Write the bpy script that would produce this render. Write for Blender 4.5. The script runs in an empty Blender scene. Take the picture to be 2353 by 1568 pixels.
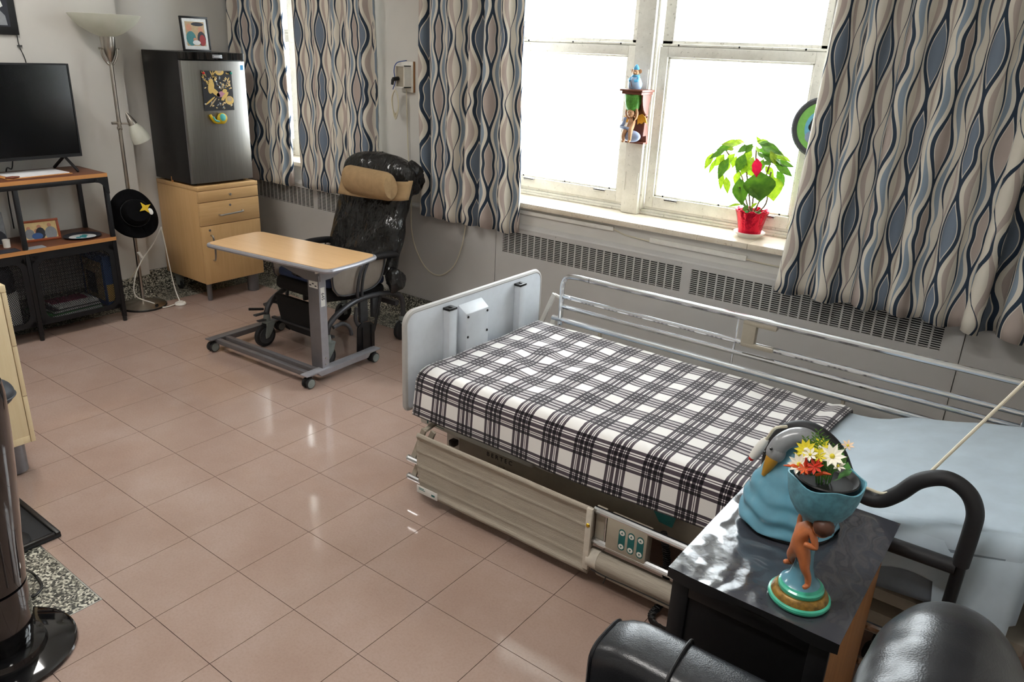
import bpy, bmesh, math, random
from mathutils import Vector, Matrix, noise
random.seed(7)
PI = math.pi
sc = bpy.context.scene
COL = sc.collection

# ---------------------------------------------------------------- camera
CAM_R = Matrix(((0.79584789, 0.60409799, 0.04113099),
                (0.24530173, -0.25956784, -0.93405117),
                (-0.55358215, 0.75345216, -0.3547628)))
CAM_C = Vector((3.8622943, -1.52423805, 1.73111252))
FPX = 1755.356
cd = bpy.data.cameras.new('camera'); cam = bpy.data.objects.new('camera', cd); COL.objects.link(cam)
cd.sensor_fit = 'HORIZONTAL'; cd.sensor_width = 36.0; cd.lens = FPX / 2353 * 36.0
cd.clip_start = 0.05; cd.clip_end = 200
cm = Matrix((CAM_R[0], -CAM_R[1], -CAM_R[2])).transposed().to_4x4(); cm.translation = CAM_C
cam.matrix_world = cm
sc.camera = cam

# ---------------------------------------------------------------- world, exposure
w = bpy.data.worlds.new('overcast_sky'); sc.world = w; w.use_nodes = True
bg = w.node_tree.nodes['Background']
bg.inputs[0].default_value = (0.93, 0.965, 1.0, 1); bg.inputs[1].default_value = 11.5
sc.view_settings.view_transform = 'Standard'; sc.view_settings.look = 'None'
sc.view_settings.gamma = 1.0; sc.view_settings.use_curve_mapping = False
sc.view_settings.exposure = 0.47
CEILING_FILL = 21.0        # emission strength of the two unseen ceiling panels added as fill

# ---------------------------------------------------------------- pixels to places
def ray(u, v):
    return CAM_R.transposed() @ Vector(((u - 1176.5) / FPX, (v - 784) / FPX, 1))
def onp(u, v, ax, val):
    d = ray(u, v); return CAM_C + d * ((val - CAM_C[ax]) / d[ax])
def FX(u, v, x): return onp(u, v, 0, x)
def FY(u, v, y): return onp(u, v, 1, y)
def FZ(u, v, z=0.0): return onp(u, v, 2, z)

# ---------------------------------------------------------------- node helpers
class E:
    """an expression of Math nodes"""
    def __init__(s, t, x): s.t = t; s.x = x
    def _m(s, op, *a):
        n = s.t.nodes.new('ShaderNodeMath'); n.operation = op
        for i, q in enumerate((s,) + a):
            q = q.x if isinstance(q, E) else q
            if isinstance(q, (int, float)): n.inputs[i].default_value = q
            else: s.t.links.new(q, n.inputs[i])
        return E(s.t, n.outputs[0])
    def __add__(s, o): return s._m('ADD', o)
    __radd__ = __add__
    def __sub__(s, o): return s._m('SUBTRACT', o)
    def __rsub__(s, o): return (s * -1.0) + o
    def __mul__(s, o): return s._m('MULTIPLY', o)
    __rmul__ = __mul__
    def __truediv__(s, o): return s._m('DIVIDE', o)
    def mod(s, o): return s._m('FLOORED_MODULO', o)
    def abs(s): return s._m('ABSOLUTE')
    def sin(s): return s._m('SINE')
    def cos(s): return s._m('COSINE')
    def pow(s, o): return s._m('POWER', o)
    def lt(s, o): return s._m('LESS_THAN', o)
    def gt(s, o): return s._m('GREATER_THAN', o)
    def max(s, o): return s._m('MAXIMUM', o)
    def min(s, o): return s._m('MINIMUM', o)
    def exp(s): return s._m('EXPONENT')
    def floor(s): return s._m('FLOOR')

def lin(h):
    h = h.lstrip('#'); r = [int(h[i:i + 2], 16) / 255 for i in (0, 2, 4)]
    return tuple((c / 12.92 if c <= 0.04045 else ((c + 0.055) / 1.055) ** 2.4) for c in r) + (1.0,)
def col4(c): return lin(c) if isinstance(c, str) else (tuple(c) + (1.0,))[:4]

def new_mat(name):
    m = bpy.data.materials.new(name); m.use_nodes = True
    return m, m.node_tree, m.node_tree.nodes['Principled BSDF']
def coords(t, kind='Object', scale=1.0):
    tc = t.nodes.new('ShaderNodeTexCoord'); mp = t.nodes.new('ShaderNodeMapping')
    t.links.new(tc.outputs[kind], mp.inputs[0])
    mp.inputs['Scale'].default_value = (scale,) * 3 if not isinstance(scale, tuple) else scale
    return mp.outputs[0]
def noise_n(t, vec, scale, detail=3.0, rough=0.55):
    n = t.nodes.new('ShaderNodeTexNoise'); t.links.new(vec, n.inputs['Vector'])
    n.inputs['Scale'].default_value = scale; n.inputs['Detail'].default_value = detail; n.inputs['Roughness'].default_value = rough
    return n.outputs[0]
def ramp(t, fac, stops, interp='LINEAR'):
    r = t.nodes.new('ShaderNodeValToRGB'); t.links.new(fac, r.inputs[0]); r.color_ramp.interpolation = interp
    e = r.color_ramp.elements
    while len(e) < len(stops): e.new(0.5)
    for q, (p, c) in zip(e, stops): q.position = p; q.color = col4(c)
    return r.outputs[0]
def mixc(t, fac, a, b):
    n = t.nodes.new('ShaderNodeMix'); n.data_type = 'RGBA'
    if isinstance(fac, E): fac = fac.x
    if isinstance(fac, (int, float)): n.inputs[0].default_value = fac
    else: t.links.new(fac, n.inputs[0])
    for i, c in ((6, a), (7, b)):
        if isinstance(c, (str, tuple)): n.inputs[i].default_value = col4(c)
        else: t.links.new(c, n.inputs[i])
    return n.outputs[2]
def bump(t, b, h, strength=0.3, dist=0.002):
    n = t.nodes.new('ShaderNodeBump'); n.inputs['Strength'].default_value = strength; n.inputs['Distance'].default_value = dist
    t.links.new(h, n.inputs['Height']); t.links.new(n.outputs[0], b.inputs['Normal'])

M = {}
def mat(name, color, rough=0.5, metal=0.0, var=0.06, vscale=30.0, bumps=0.0, bscale=200.0, coat=0.0, spec=0.5, trans=0.0, sheen=0.0, bdist=0.001):
    """plain paint, plastic, metal or cloth with a little procedural variation"""
    if name in M: return M[name]
    m, t, b = new_mat(name); c = col4(color)
    v = coords(t)
    if var:
        n = noise_n(t, v, vscale)
        lo = tuple(max(0, x * (1 - var * 2)) for x in c[:3]); hi = tuple(min(1, x * (1 + var * 2)) for x in c[:3])
        t.links.new(ramp(t, n, [(0.3, lo), (0.7, hi)]), b.inputs['Base Color'])
    else: b.inputs['Base Color'].default_value = c
    b.inputs['Roughness'].default_value = rough; b.inputs['Metallic'].default_value = metal
    b.inputs['Specular IOR Level'].default_value = spec; b.inputs['Coat Weight'].default_value = coat
    b.inputs['Transmission Weight'].default_value = trans; b.inputs['Sheen Weight'].default_value = sheen
    if bumps: bump(t, b, noise_n(t, v, bscale), bumps, bdist)
    M[name] = m; return m

def wood(name, c1, c2, axis=2, scale=9.0, rough=0.42):
    m, t, b = new_mat(name)
    s = [scale * 6] * 3; s[axis] = scale * 0.45
    v = coords(t, 'Object', tuple(s)); n = noise_n(t, v, 1.0, 5, 0.6)
    v2 = coords(t, 'Object', tuple(x * 5 for x in s)); n2 = noise_n(t, v2, 1.0, 2, 0.5)
    c = ramp(t, n, [(0.25, c1), (0.75, c2)])
    c = mixc(t, (E(t, n2) - 0.5).abs() * 0.35, c, tuple(x * 0.75 for x in col4(c1)[:3]))
    t.links.new(c, b.inputs['Base Color']); b.inputs['Roughness'].default_value = rough
    M[name] = m; return m

def uvxy(t):
    n = t.nodes.new('ShaderNodeUVMap'); s = t.nodes.new('ShaderNodeSeparateXYZ'); t.links.new(n.outputs[0], s.inputs[0])
    return E(t, s.outputs[0]), E(t, s.outputs[1])

def make_materials():
    mat('wall_paint', '#cdcac4', 0.62, var=0.02, vscale=3, bumps=0.12, bscale=260)
    mat('panel_paint', '#bab8b5', 0.5, var=0.02, vscale=4, bumps=0.1, bscale=220)
    mat('ceiling_paint', '#e9e7e2', 0.8, var=0.02)
    # floor tile
    m, t, b = new_mat('floor_tile'); v = coords(t, 'Object')
    oi = t.nodes.new('ShaderNodeObjectInfo')
    add = t.nodes.new('ShaderNodeVectorMath'); add.operation = 'ADD'
    t.links.new(v, add.inputs[0]); t.links.new(oi.outputs['Location'], add.inputs[1]); v = add.outputs[0]
    n = noise_n(t, v, 2.6, 4, 0.6); n2 = noise_n(t, v, 120, 2, 0.6); n3 = noise_n(t, v, 9, 5, 0.7)
    c = ramp(t, n, [(0.3, '#a1887b'), (0.5, '#a89084'), (0.72, '#af998f')])
    c = mixc(t, (E(t, n2) - 0.42).max(0) * 0.9, c, '#8a7265')
    c = mixc(t, (E(t, n3) - 0.56).max(0) * 1.6, c, '#998174')
    c = mixc(t, E(t, oi.outputs['Random']) * 0.16, c, '#9b8375')
    t.links.new(c, b.inputs['Base Color'])
    r = E(t, n3) * 0.10 + 0.03; t.links.new(r.x, b.inputs['Roughness'])
    bump(t, b, n3, 0.02, 0.002); M['floor_tile'] = m
    # terrazzo
    m, t, b = new_mat('terrazzo'); v = coords(t, 'Object')
    vo = t.nodes.new('ShaderNodeTexVoronoi'); vo.inputs['Scale'].default_value = 150; t.links.new(v, vo.inputs['Vector'])
    s = t.nodes.new('ShaderNodeSeparateXYZ'); t.links.new(vo.outputs['Color'], s.inputs[0])
    c = ramp(t, s.outputs[0], [(0.0, '#1f211e'), (0.28, '#3c3d37'), (0.42, '#6f6d62'), (0.6, '#a8a596'), (0.8, '#cfccbd')], 'CONSTANT')
    t.links.new(c, b.inputs['Base Color']); b.inputs['Roughness'].default_value = 0.35; M['terrazzo'] = m
    # travertine sill
    m, t, b = new_mat('travertine'); v = coords(t, 'Object')
    n = noise_n(t, v, 8, 6, 0.7); n2 = noise_n(t, v, 75, 4, 0.7)
    c = ramp(t, n, [(0.3, '#d3c5ae'), (0.7, '#e6dccb')])
    c = mixc(t, (E(t, n2) - 0.6).max(0) * 6.0, c, '#8d7a60')
    t.links.new(c, b.inputs['Base Color']); b.inputs['Roughness'].default_value = 0.3
    bump(t, b, n2, 0.25, 0.004); M['travertine'] = m
    # old white window paint with grime
    m, t, b = new_mat('window_paint'); v = coords(t, 'Object')
    n = noise_n(t, v, 14, 6, 0.75); n2 = noise_n(t, v, 60, 3, 0.6)
    c = ramp(t, n, [(0.35, '#d9d6cc'), (0.6, '#e6e3da')])
    c = mixc(t, (E(t, n2) - 0.61).max(0) * 5.0, c, '#77705f')
    t.links.new(c, b.inputs['Base Color']); b.inputs['Roughness'].default_value = 0.4; M['window_paint'] = m
    # glass
    m, t, b = new_mat('window_glass')
    tr = t.nodes.new('ShaderNodeBsdfTransparent'); tr.inputs[0].default_value = (0.96, 0.98, 0.98, 1)
    gl = t.nodes.new('ShaderNodeBsdfGlossy'); gl.inputs['Roughness'].default_value = 0.02
    mx = t.nodes.new('ShaderNodeMixShader'); mx.inputs[0].default_value = 0.05
    t.links.new(tr.outputs[0], mx.inputs[1]); t.links.new(gl.outputs[0], mx.inputs[2])
    t.links.new(mx.outputs[0], t.nodes['Material Output'].inputs[0]); M['window_glass'] = m
    # curtain print
    m, t, b = new_mat('curtain_print'); u, v = uvxy(t)
    def outline(vv):
        bmp = ((vv - 0.115) * (2 * PI / 0.335)).cos() * 0.5 + 0.5
        pn = (vv.mod(0.67) - 0.45).abs() / 0.05
        dip = (pn * pn * -1.0).exp() * 0.42
        return bmp, (bmp.pow(0.95)) * (1.0 - dip) * 0.049 + 0.0085
    s = ((u + 0.17).mod(0.34) - 0.17).abs(); d = 0.17 - s
    bT, OT = outline(v); bS, OS = outline(v + 0.335)
    wv = ((v - 0.03) * (2 * PI / 0.335)).sin()
    wv2 = ((v + 0.14) * (2 * PI / 0.335)).sin()
    cB = OT + 0.015 + (wv * -0.5 + 0.5) * 0.018; tB = (wv * -0.5 + 0.5) * 0.0115 + 0.002
    cP = OS + 0.017 + (wv2 * 0.5 + 0.5) * 0.016; tP = (wv2 * 0.5 + 0.5) * 0.012 + 0.002
    mid = wv * 0.021 + (OT - OS) * 0.5 + 0.088; tm = ((v * (2 * PI / 0.335)).cos() * 0.5 + 0.5) * 0.005 + 0.0015
    cream, navy, taupe, blue, slate = '#e4ddd0', '#364354', '#bfb1a9', '#909eac', '#7c8898'
    c = mixc(t, (s - cB).abs().lt(tB), cream, blue)
    c = mixc(t, (d - cP).abs().lt(tP), c, taupe)
    c = mixc(t, (s - mid).abs().lt(tm), c, navy)
    c = mixc(t, s.lt(OT), c, navy); c = mixc(t, s.lt(OT - 0.0165), c, cream); c = mixc(t, s.lt(OT - 0.0205), c, taupe)
    c = mixc(t, d.lt(OS), c, navy); c = mixc(t, d.lt(OS - 0.0165), c, cream); c = mixc(t, d.lt(OS - 0.0205), c, slate)
    t.links.new(c, b.inputs['Base Color']); b.inputs['Roughness'].default_value = 0.85
    b.inputs['Specular IOR Level'].default_value = 0.2
    tl = t.nodes.new('ShaderNodeBsdfTranslucent'); t.links.new(c, tl.inputs[0])
    mx = t.nodes.new('ShaderNodeMixShader'); mx.inputs[0].default_value = 0.12
    t.links.new(b.outputs[0], mx.inputs[1]); t.links.new(tl.outputs[0], mx.inputs[2])
    t.links.new(mx.outputs[0], t.nodes['Material Output'].inputs[0]); M['curtain_print'] = m
    # plaid fleece
    m, t, b = new_mat('plaid_fleece'); u, v = uvxy(t)
    def band(x):
        x = (x / 0.131).mod(1.0); r = None
        for a, z in ((0, .085), (.115, .14), (.165, .262), (.305, .402), (.428, .453), (.482, .567)):
            q = x.gt(a) * x.lt(z); r = q if r is None else r + q
        return r
    k = band(u) * 0.5 + band(v) * 0.5
    c = ramp(t, k.x, [(0.0, '#e6e3df'), (0.5, '#4d444b'), (1.0, '#0e0b10')])
    t.links.new(c, b.inputs['Base Color']); b.inputs['Roughness'].default_value = 0.95; b.inputs['Specular IOR Level'].default_value = 0.15
    b.inputs['Sheen Weight'].default_value = 0.3
    vv = coords(t, 'Object'); bump(t, b, noise_n(t, vv, 420, 2), 0.35, 0.003); M['plaid_fleece'] = m
    # bed sheet weave
    mat('sheet_cloth', '#b4c2cd', 0.9, var=0.03, vscale=12, bumps=0.2, bscale=700, spec=0.2, sheen=0.2)
    mat('mattress_side', '#7c8793', 0.85, var=0.03, bumps=0.15, bscale=500)
    # woven mesh of the side rail cover
    m, t, b = new_mat('rail_mesh'); v = coords(t, 'Object', (1.2, 1, 60)); n = noise_n(t, v, 9, 4, 0.7)
    v2 = coords(t, 'Object'); n2 = noise_n(t, v2, 500, 1)
    c = ramp(t, n, [(0.3, '#9a9183'), (0.7, '#b9b0a1')]); t.links.new(c, b.inputs['Base Color']); b.inputs['Roughness'].default_value = 0.9
    bump(t, b, n2, 0.5, 0.003); M['rail_mesh'] = m
    mat('rail_hem', '#c9c1b3', 0.85, bumps=0.2)
    mat('bed_board', '#c8cdd3', 0.45, var=0.015); mat('bed_white', '#d0cdc5', 0.45, var=0.02); mat('bed_beige', '#a39a8a', 0.5, var=0.02)
    mat('bed_edge', '#b0aeab', 0.5, var=0.01)
    mat('chrome', '#e3e5e8', 0.14, 1.0, var=0.0); mat('steel', '#b9b8b5', 0.3, 1.0, var=0.05, vscale=80)
    mat('satin_nickel', '#b3ada4', 0.28, 1.0, var=0.03)
    mat('grey_metal', '#6f6d6f', 0.4, 0.35, var=0.03); mat('light_grey_metal', '#9b9ba1', 0.4, 0.35, var=0.03)
    mat('dark_tube', '#4b4c50', 0.35, 0.4, var=0.03)
    mat('black_metal', '#17181b', 0.45, 0.3, var=0.05); mat('black_plastic', '#121214', 0.4, var=0.04)
    mat('gloss_black', '#0b0b0d', 0.08, var=0.0, coat=0.6); mat('screen', '#050608', 0.16, var=0.0, spec=0.25)
    mat('black_foam', '#17171a', 0.6, var=0.05, bumps=0.15, bscale=300)
    mat('rubber', '#1c1c1e', 0.75); mat('grey_plastic', '#7d8380', 0.5); mat('grey_plastic_dark', '#3b3d40', 0.5)
    mat('white_plastic', '#e4e1d9', 0.4, var=0.02); mat('cream_cable', '#cfc7b0', 0.5, var=0.02); mat('white_paper', '#e4e4e6', 0.7, var=0.01)
    wood('maple', '#cba26d', '#d7b07c', 2); wood('maple_h', '#cba26d', '#d8b27f', 1); wood('maple_pale', '#d5bf97', '#dccaa5', 2)
    wood('maple_top', '#d2a874', '#dcb586', 0, 7.0, 0.3)
    wood('walnut', '#583322', '#74462d', 1, 7.0, 0.5); wood('oak_edge', '#b57a42', '#c98f55', 1, 7.0, 0.6); wood('orange_wood', '#8e3d17', '#a44a1d', 1, 8.0, 0.4)
    wood('brown_wood', '#5f2e1d', '#7a3f28', 2, 8.0, 0.4); wood('plywood_edge', '#8a5a30', '#a06d3d', 2, 8.0, 0.6)
    # brushed stainless door
    m, t, b = new_mat('brushed_steel'); v = coords(t, 'Object', (1, 400, 3)); n = noise_n(t, v, 1.0, 3)
    t.links.new(ramp(t, n, [(0.3, '#8f8d89'), (0.7, '#a3a19d')]), b.inputs['Base Color']); b.inputs['Metallic'].default_value = 1.0
    b.inputs['Roughness'].default_value = 0.36; M['brushed_steel'] = m
    # crumpled bin-bag plastic
    m, t, b = new_mat('bin_bag'); v = coords(t, 'Object', (1, 1, 0.55)); n = noise_n(t, v, 8, 3.5, 0.55)
    b.inputs['Base Color'].default_value = (0.012, 0.012, 0.012, 1); b.inputs['Roughness'].default_value = 0.2
    bump(t, b, n, 1.0, 0.05); M['bin_bag'] = m
    # creased clear sheet over a dark top
    m, t, b = new_mat('clear_wrap'); v = coords(t, 'Object'); n = noise_n(t, v, 16, 3, 0.5)
    wv = t.nodes.new('ShaderNodeTexWave'); wv.inputs['Scale'].default_value = 5; wv.inputs['Distortion'].default_value = 9; wv.inputs['Detail'].default_value = 2
    t.links.new(v, wv.inputs['Vector'])
    b.inputs['Base Color'].default_value = lin('#3b3d44'); b.inputs['Roughness'].default_value = 0.16; b.inputs['Coat Weight'].default_value = 1.0
    b.inputs['Coat Roughness'].default_value = 0.05
    bump(t, b, (E(t, n) * 0.6 + E(t, wv.outputs[0]) * 0.5).x, 0.55, 0.006); M['clear_wrap'] = m
    # black leather
    m, t, b = new_mat('leather'); v = coords(t, 'Object')
    vo = t.nodes.new('ShaderNodeTexVoronoi'); vo.inputs['Scale'].default_value = 330; t.links.new(v, vo.inputs['Vector'])
    b.inputs['Base Color'].default_value = (0.013, 0.014, 0.017, 1); b.inputs['Roughness'].default_value = 0.3
    n = noise_n(t, v, 16, 3)
    bump(t, b, (E(t, vo.outputs['Distance']) * 0.12 + E(t, n) * 0.8).x, 0.35, 0.004); M['leather'] = m
    # foil
    m, t, b = new_mat('red_foil'); v = coords(t, 'Object', (1, 1, 0.35)); n = noise_n(t, v, 55, 3)
    b.inputs['Base Color'].default_value = lin('#c3122f'); b.inputs['Metallic'].default_value = 0.75; b.inputs['Roughness'].default_value = 0.22
    bump(t, b, n, 0.8, 0.01); M['red_foil'] = m
    # leaves
    for nm, c1, c2 in (('leaf_green', '#35600f', '#557f18'), ('leaf_light', '#6f9414', '#9db526'), ('red_bract', '#c00a33', '#d8123f')):
        m, t, b = new_mat(nm); v = coords(t, 'Object'); n = noise_n(t, v, 5, 2)
        c = ramp(t, n, [(0.3, c1), (0.7, c2)]); t.links.new(c, b.inputs['Base Color']); b.inputs['Roughness'].default_value = 0.5
        tl = t.nodes.new('ShaderNodeBsdfTranslucent'); t.links.new(c, tl.inputs[0])
        mx = t.nodes.new('ShaderNodeMixShader'); mx.inputs[0].default_value = 0.22
        t.links.new(b.outputs[0], mx.inputs[1]); t.links.new(tl.outputs[0], mx.inputs[2]); t.links.new(mx.outputs[0], t.nodes['Material Output'].inputs[0]); M[nm] = m
    mat('stem_brown', '#6b5a3c', 0.7); mat('soil', '#2c2119', 0.95, bumps=0.5)
    # frosted lamp glass
    m, t, b = new_mat('frosted_glass'); b.inputs['Base Color'].default_value = lin('#e6e6da'); b.inputs['Roughness'].default_value = 0.35
    tl = t.nodes.new('ShaderNodeBsdfTranslucent'); tl.inputs[0].default_value = lin('#eeeee4')
    v = coords(t, 'Object'); n = noise_n(t, v, 14, 4); t.links.new(ramp(t, n, [(0.3, '#dfe2d6'), (0.7, '#eeeee6')]), b.inputs['Base Color'])
    mx = t.nodes.new('ShaderNodeMixShader'); mx.inputs[0].default_value = 0.45
    t.links.new(b.outputs[0], mx.inputs[1]); t.links.new(tl.outputs[0], mx.inputs[2]); t.links.new(mx.outputs[0], t.nodes['Material Output'].inputs[0]); M['frosted_glass'] = m
    # ceramics
    mat('blue_glaze', '#5d92a6', 0.25, var=0.05, vscale=20, coat=0.4); mat('blue_matt', '#5f97a8', 0.5, var=0.12, vscale=60, bumps=0.3, bscale=150)
    mat('grey_glaze', '#85878a', 0.3, coat=0.3); mat('beak_yellow', '#b5862a', 0.4); mat('figure_skin', '#b56a3f', 0.4, var=0.08)
    mat('figure_skin_pale', '#b98a62', 0.45, var=0.08); mat('hair_brown', '#4a2b1c', 0.5, bumps=0.4, bscale=60); mat('green_glaze', '#45b394', 0.3, coat=0.4)
    mat('gold_paint', '#8c6a2c', 0.4, 0.3, var=0.25, vscale=70, bumps=0.3, bscale=90); mat('wing_yellow', '#d59a1e', 0.45); mat('vine_green', '#4d8f2f', 0.5, var=0.15, vscale=90, bumps=0.6, bscale=120)
    mat('cloth_blue_grey', '#8d9bb8', 0.5); mat('coat_blue', '#93aac6', 0.45); mat('hat_blue', '#4a9bc4', 0.4)
    # flower and print colours
    for nm, c in (('petal_white', '#eeeadb'), ('petal_yellow', '#d9c92c'), ('petal_orange', '#d2551c'), ('petal_red', '#c42f16'), ('fern_green', '#5f8f3a'), ('flower_green', '#3f7a2c'), ('petal_peach', '#e3c6a8'),
                  ('print_skin', '#c98f72'), ('print_teal', '#3f7f83'), ('print_red', '#9a2a2e'), ('print_dark', '#232530'), ('print_grey', '#8b8f94'), ('print_white', '#dfe1e0'), ('print_blue', '#3a5f9a'),
                  ('print_cream', '#e0c48c'), ('print_green', '#3c8a4c'), ('print_magenta', '#8c2450'), ('print_sky', '#6fb4cf'), ('print_lime', '#7fba5d'), ('print_black', '#121116'), ('print_gold', '#d6b464'), ('print_pink', '#b98091'),
                  ('print_aqua', '#2c8f94'), ('sticker_blue', '#2f86b8'), ('sticker_teal', '#12615f'), ('magnet_red', '#c91f1a'), ('magnet_green', '#169a86'), ('glass_yellow', '#c9a80e'), ('glass_aqua', '#55b9b2'),
                  ('cushion_blue', '#23375f'), ('strap_black', '#151516'), ('print_tan', '#b9a07c'), ('cord_blue', '#2b4a8c')):
        mat(nm, c, 0.55, var=0.04, vscale=60)
    mat('tan_cloth', '#a08563', 0.95, var=0.05, bumps=0.3, bscale=500, spec=0.2); mat('chair_panel', '#8f857c', 0.8, var=0.03)
    mat('felt_black', '#0d0d0f', 0.95, var=0.1, bumps=0.3, bscale=400, spec=0.1); mat('seat_black', '#0e0e10', 0.85, bumps=0.3, bscale=300)
    mat('badge_gold', '#c9a52c', 0.25, 0.8); mat('label_white', '#d8d7d2', 0.6, var=0.03); mat('wrap_black', '#111113', 0.5, bumps=0.1)
    mat('pad_grey', '#30343b', 0.55, bumps=0.1); mat('mat_black', '#1a1b1e', 0.8, bumps=0.4, bscale=350)
    m, t, b = new_mat('fill_panel_glow'); b.inputs['Emission Color'].default_value = (1.0, 0.97, 0.93, 1); b.inputs['Emission Strength'].default_value = CEILING_FILL; M['fill_panel_glow'] = m
    mat('tile_bed', '#3d332d', 0.9); mat('slot_dark', '#0c0c0c', 0.9)
make_materials()

# ---------------------------------------------------------------- mesh helpers
def root_matrix(o):
    m = Matrix.Identity(4)
    while o is not None:
        m = Matrix.LocRotScale(o.location, o.rotation_euler, o.scale) @ m
        o = o.parent
    return m
def rotz(a): return Matrix.Rotation(a, 4, 'Z')

class MB:
    def __init__(s): s.v = []; s.f = []; s.m = []; s.uv = {}; s.cur = 0
    def face(s, idx): s.f.append(tuple(idx)); s.m.append(s.cur)
    def add(s, verts, faces):
        o = len(s.v); s.v += [Vector(p) for p in verts]
        for f in faces: s.face([o + i for i in f])
        return s
    def use(s, i): s.cur = i; return s
    def box(s, a, b):
        x0, y0, z0 = a; x1, y1, z1 = b
        if x0 > x1: x0, x1 = x1, x0
        if y0 > y1: y0, y1 = y1, y0
        if z0 > z1: z0, z1 = z1, z0
        return s.add([(x0, y0, z0), (x1, y0, z0), (x1, y1, z0), (x0, y1, z0), (x0, y0, z1), (x1, y0, z1), (x1, y1, z1), (x0, y1, z1)],
                     [(0, 3, 2, 1), (4, 5, 6, 7), (0, 1, 5, 4), (1, 2, 6, 5), (2, 3, 7, 6), (3, 0, 4, 7)])
    def bar(s, p, q, w, h, up=(0, 0, 1)):
        """rectangular bar from p to q; w sideways, h along up"""
        p = Vector(p); q = Vector(q); d = (q - p).normalized(); up = Vector(up)
        sd = d.cross(up).normalized(); u = sd.cross(d).normalized()
        vs = []
        for c in (p, q):
            for a, b in ((-1, -1), (1, -1), (1, 1), (-1, 1)): vs.append(c + sd * a * w / 2 + u * b * h / 2)
        return s.add(vs, [(3, 2, 1, 0), (4, 5, 6, 7), (0, 1, 5, 4), (1, 2, 6, 5), (2, 3, 7, 6), (3, 0, 4, 7)])
    def tube(s, pts, r, n=10, cap=True, closed=False):
        pts = [Vector(p) for p in pts]; k = len(pts); rs = r if isinstance(r, (list, tuple)) else [r] * k
        o = len(s.v); prev = None; nrm = None
        for i, p in enumerate(pts):
            if closed: d = (pts[(i + 1) % k] - pts[i - 1])
            else: d = pts[min(i + 1, k - 1)] - pts[max(i - 1, 0)]
            d = d.normalized() if d.length > 1e-9 else Vector((0, 0, 1))
            if nrm is None:
                a = Vector((0, 0, 1)) if abs(d.z) < 0.9 else Vector((1, 0, 0)); nrm = d.cross(a).normalized()
            else: nrm = (nrm - d * nrm.dot(d)); nrm = nrm.normalized() if nrm.length > 1e-6 else d.orthogonal().normalized()
            bn = d.cross(nrm)
            for j in range(n):
                a = 2 * PI * j / n; s.v.append(p + (nrm * math.cos(a) + bn * math.sin(a)) * rs[i])
        rng = k if closed else k - 1
        for i in range(rng):
            for j in range(n):
                a = o + i * n; b = o + ((i + 1) % k) * n
                s.face((a + j, a + (j + 1) % n, b + (j + 1) % n, b + j))
        if cap and not closed:
            s.face([o + j for j in range(n)][::-1]); s.face([o + (k - 1) * n + j for j in range(n)])
        return s
    def cyl(s, p, q, r0, r1=None, n=16): return s.tube([p, q], [r0, r0 if r1 is None else r1], n)
    def lathe(s, prof, c=(0, 0, 0), n=28, axis=None, sx=1.0, sy=1.0, cap=True):
        """prof: (radius, height) list around z, placed at c, optionally turned so z -> axis"""
        R = Vector((0, 0, 1)).rotation_difference(Vector(axis).normalized()).to_matrix() if axis is not None else Matrix.Identity(3)
        o = len(s.v); c = Vector(c)
        for r, h in prof:
            for j in range(n):
                a = 2 * PI * j / n; s.v.append(c + R @ Vector((r * math.cos(a) * sx, r * math.sin(a) * sy, h)))
        for i in range(len(prof) - 1):
            for j in range(n): s.face((o + i * n + j, o + i * n + (j + 1) % n, o + (i + 1) * n + (j + 1) % n, o + (i + 1) * n + j))
        if cap:
            if prof[0][0] > 1e-6: s.face([o + j for j in range(n)][::-1])
            if prof[-1][0] > 1e-6: s.face([o + (len(prof) - 1) * n + j for j in range(n)])
        return s
    def ball(s, c, r, n=16, m=10, rot=None):
        r = (r, r, r) if isinstance(r, (int, float)) else r; o = len(s.v); c = Vector(c); rot = rot or Matrix.Identity(3)
        for i in range(m + 1):
            th = PI * i / m
            for j in range(n):
                a = 2 * PI * j / n
                s.v.append(c + rot @ Vector((r[0] * math.sin(th) * math.cos(a), r[1] * math.sin(th) * math.sin(a), r[2] * math.cos(th))))
        for i in range(m):
            for j in range(n): s.face((o + i * n + j, o + (i + 1) * n + j, o + (i + 1) * n + (j + 1) % n, o + i * n + (j + 1) % n))
        return s
    def prism(s, poly, h):
        """poly: 3-D points of a planar outline; h: extrusion vector"""
        n = len(poly); h = Vector(h); o = len(s.v); s.v += [Vector(p) for p in poly] + [Vector(p) + h for p in poly]
        s.face([o + i for i in range(n)][::-1]); s.face([o + n + i for i in range(n)])
        for i in range(n): s.face((o + i, o + (i + 1) % n, o + n + (i + 1) % n, o + n + i))
        return s
    def grid(s, fn, nu, nv, uv=None):
        o = len(s.v)
        for i in range(nu + 1):
            for j in range(nv + 1):
                s.v.append(Vector(fn(i / nu, j / nv)))
                if uv: s.uv[len(s.v) - 1] = uv(i / nu, j / nv)
        for i in range(nu):
            for j in range(nv):
                a = o + i * (nv + 1) + j; s.face((a, a + nv + 1, a + nv + 2, a + 1))
        return s
    def build(s, name, mats, parent=None, bevel=0.0, seg=2, smooth=True, world=True, sub=0, solid=0.0, merge=False, angle=35):
        mats = mats if isinstance(mats, (list, tuple)) else [mats]
        vs = s.v
        if parent is not None and world:
            inv = root_matrix(parent).inverted(); vs = [inv @ p for p in s.v]
        me = bpy.data.meshes.new(name); me.from_pydata([tuple(p) for p in vs], [], s.f)
        for q in mats: me.materials.append(M[q])
        me.polygons.foreach_set('material_index', s.m)
        if s.uv:
            l = me.uv_layers.new(name='UVMap')
            for lp in me.loops: l.data[lp.index].uv = s.uv.get(lp.vertex_index, (0, 0))
        bm = bmesh.new(); bm.from_mesh(me)
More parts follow.
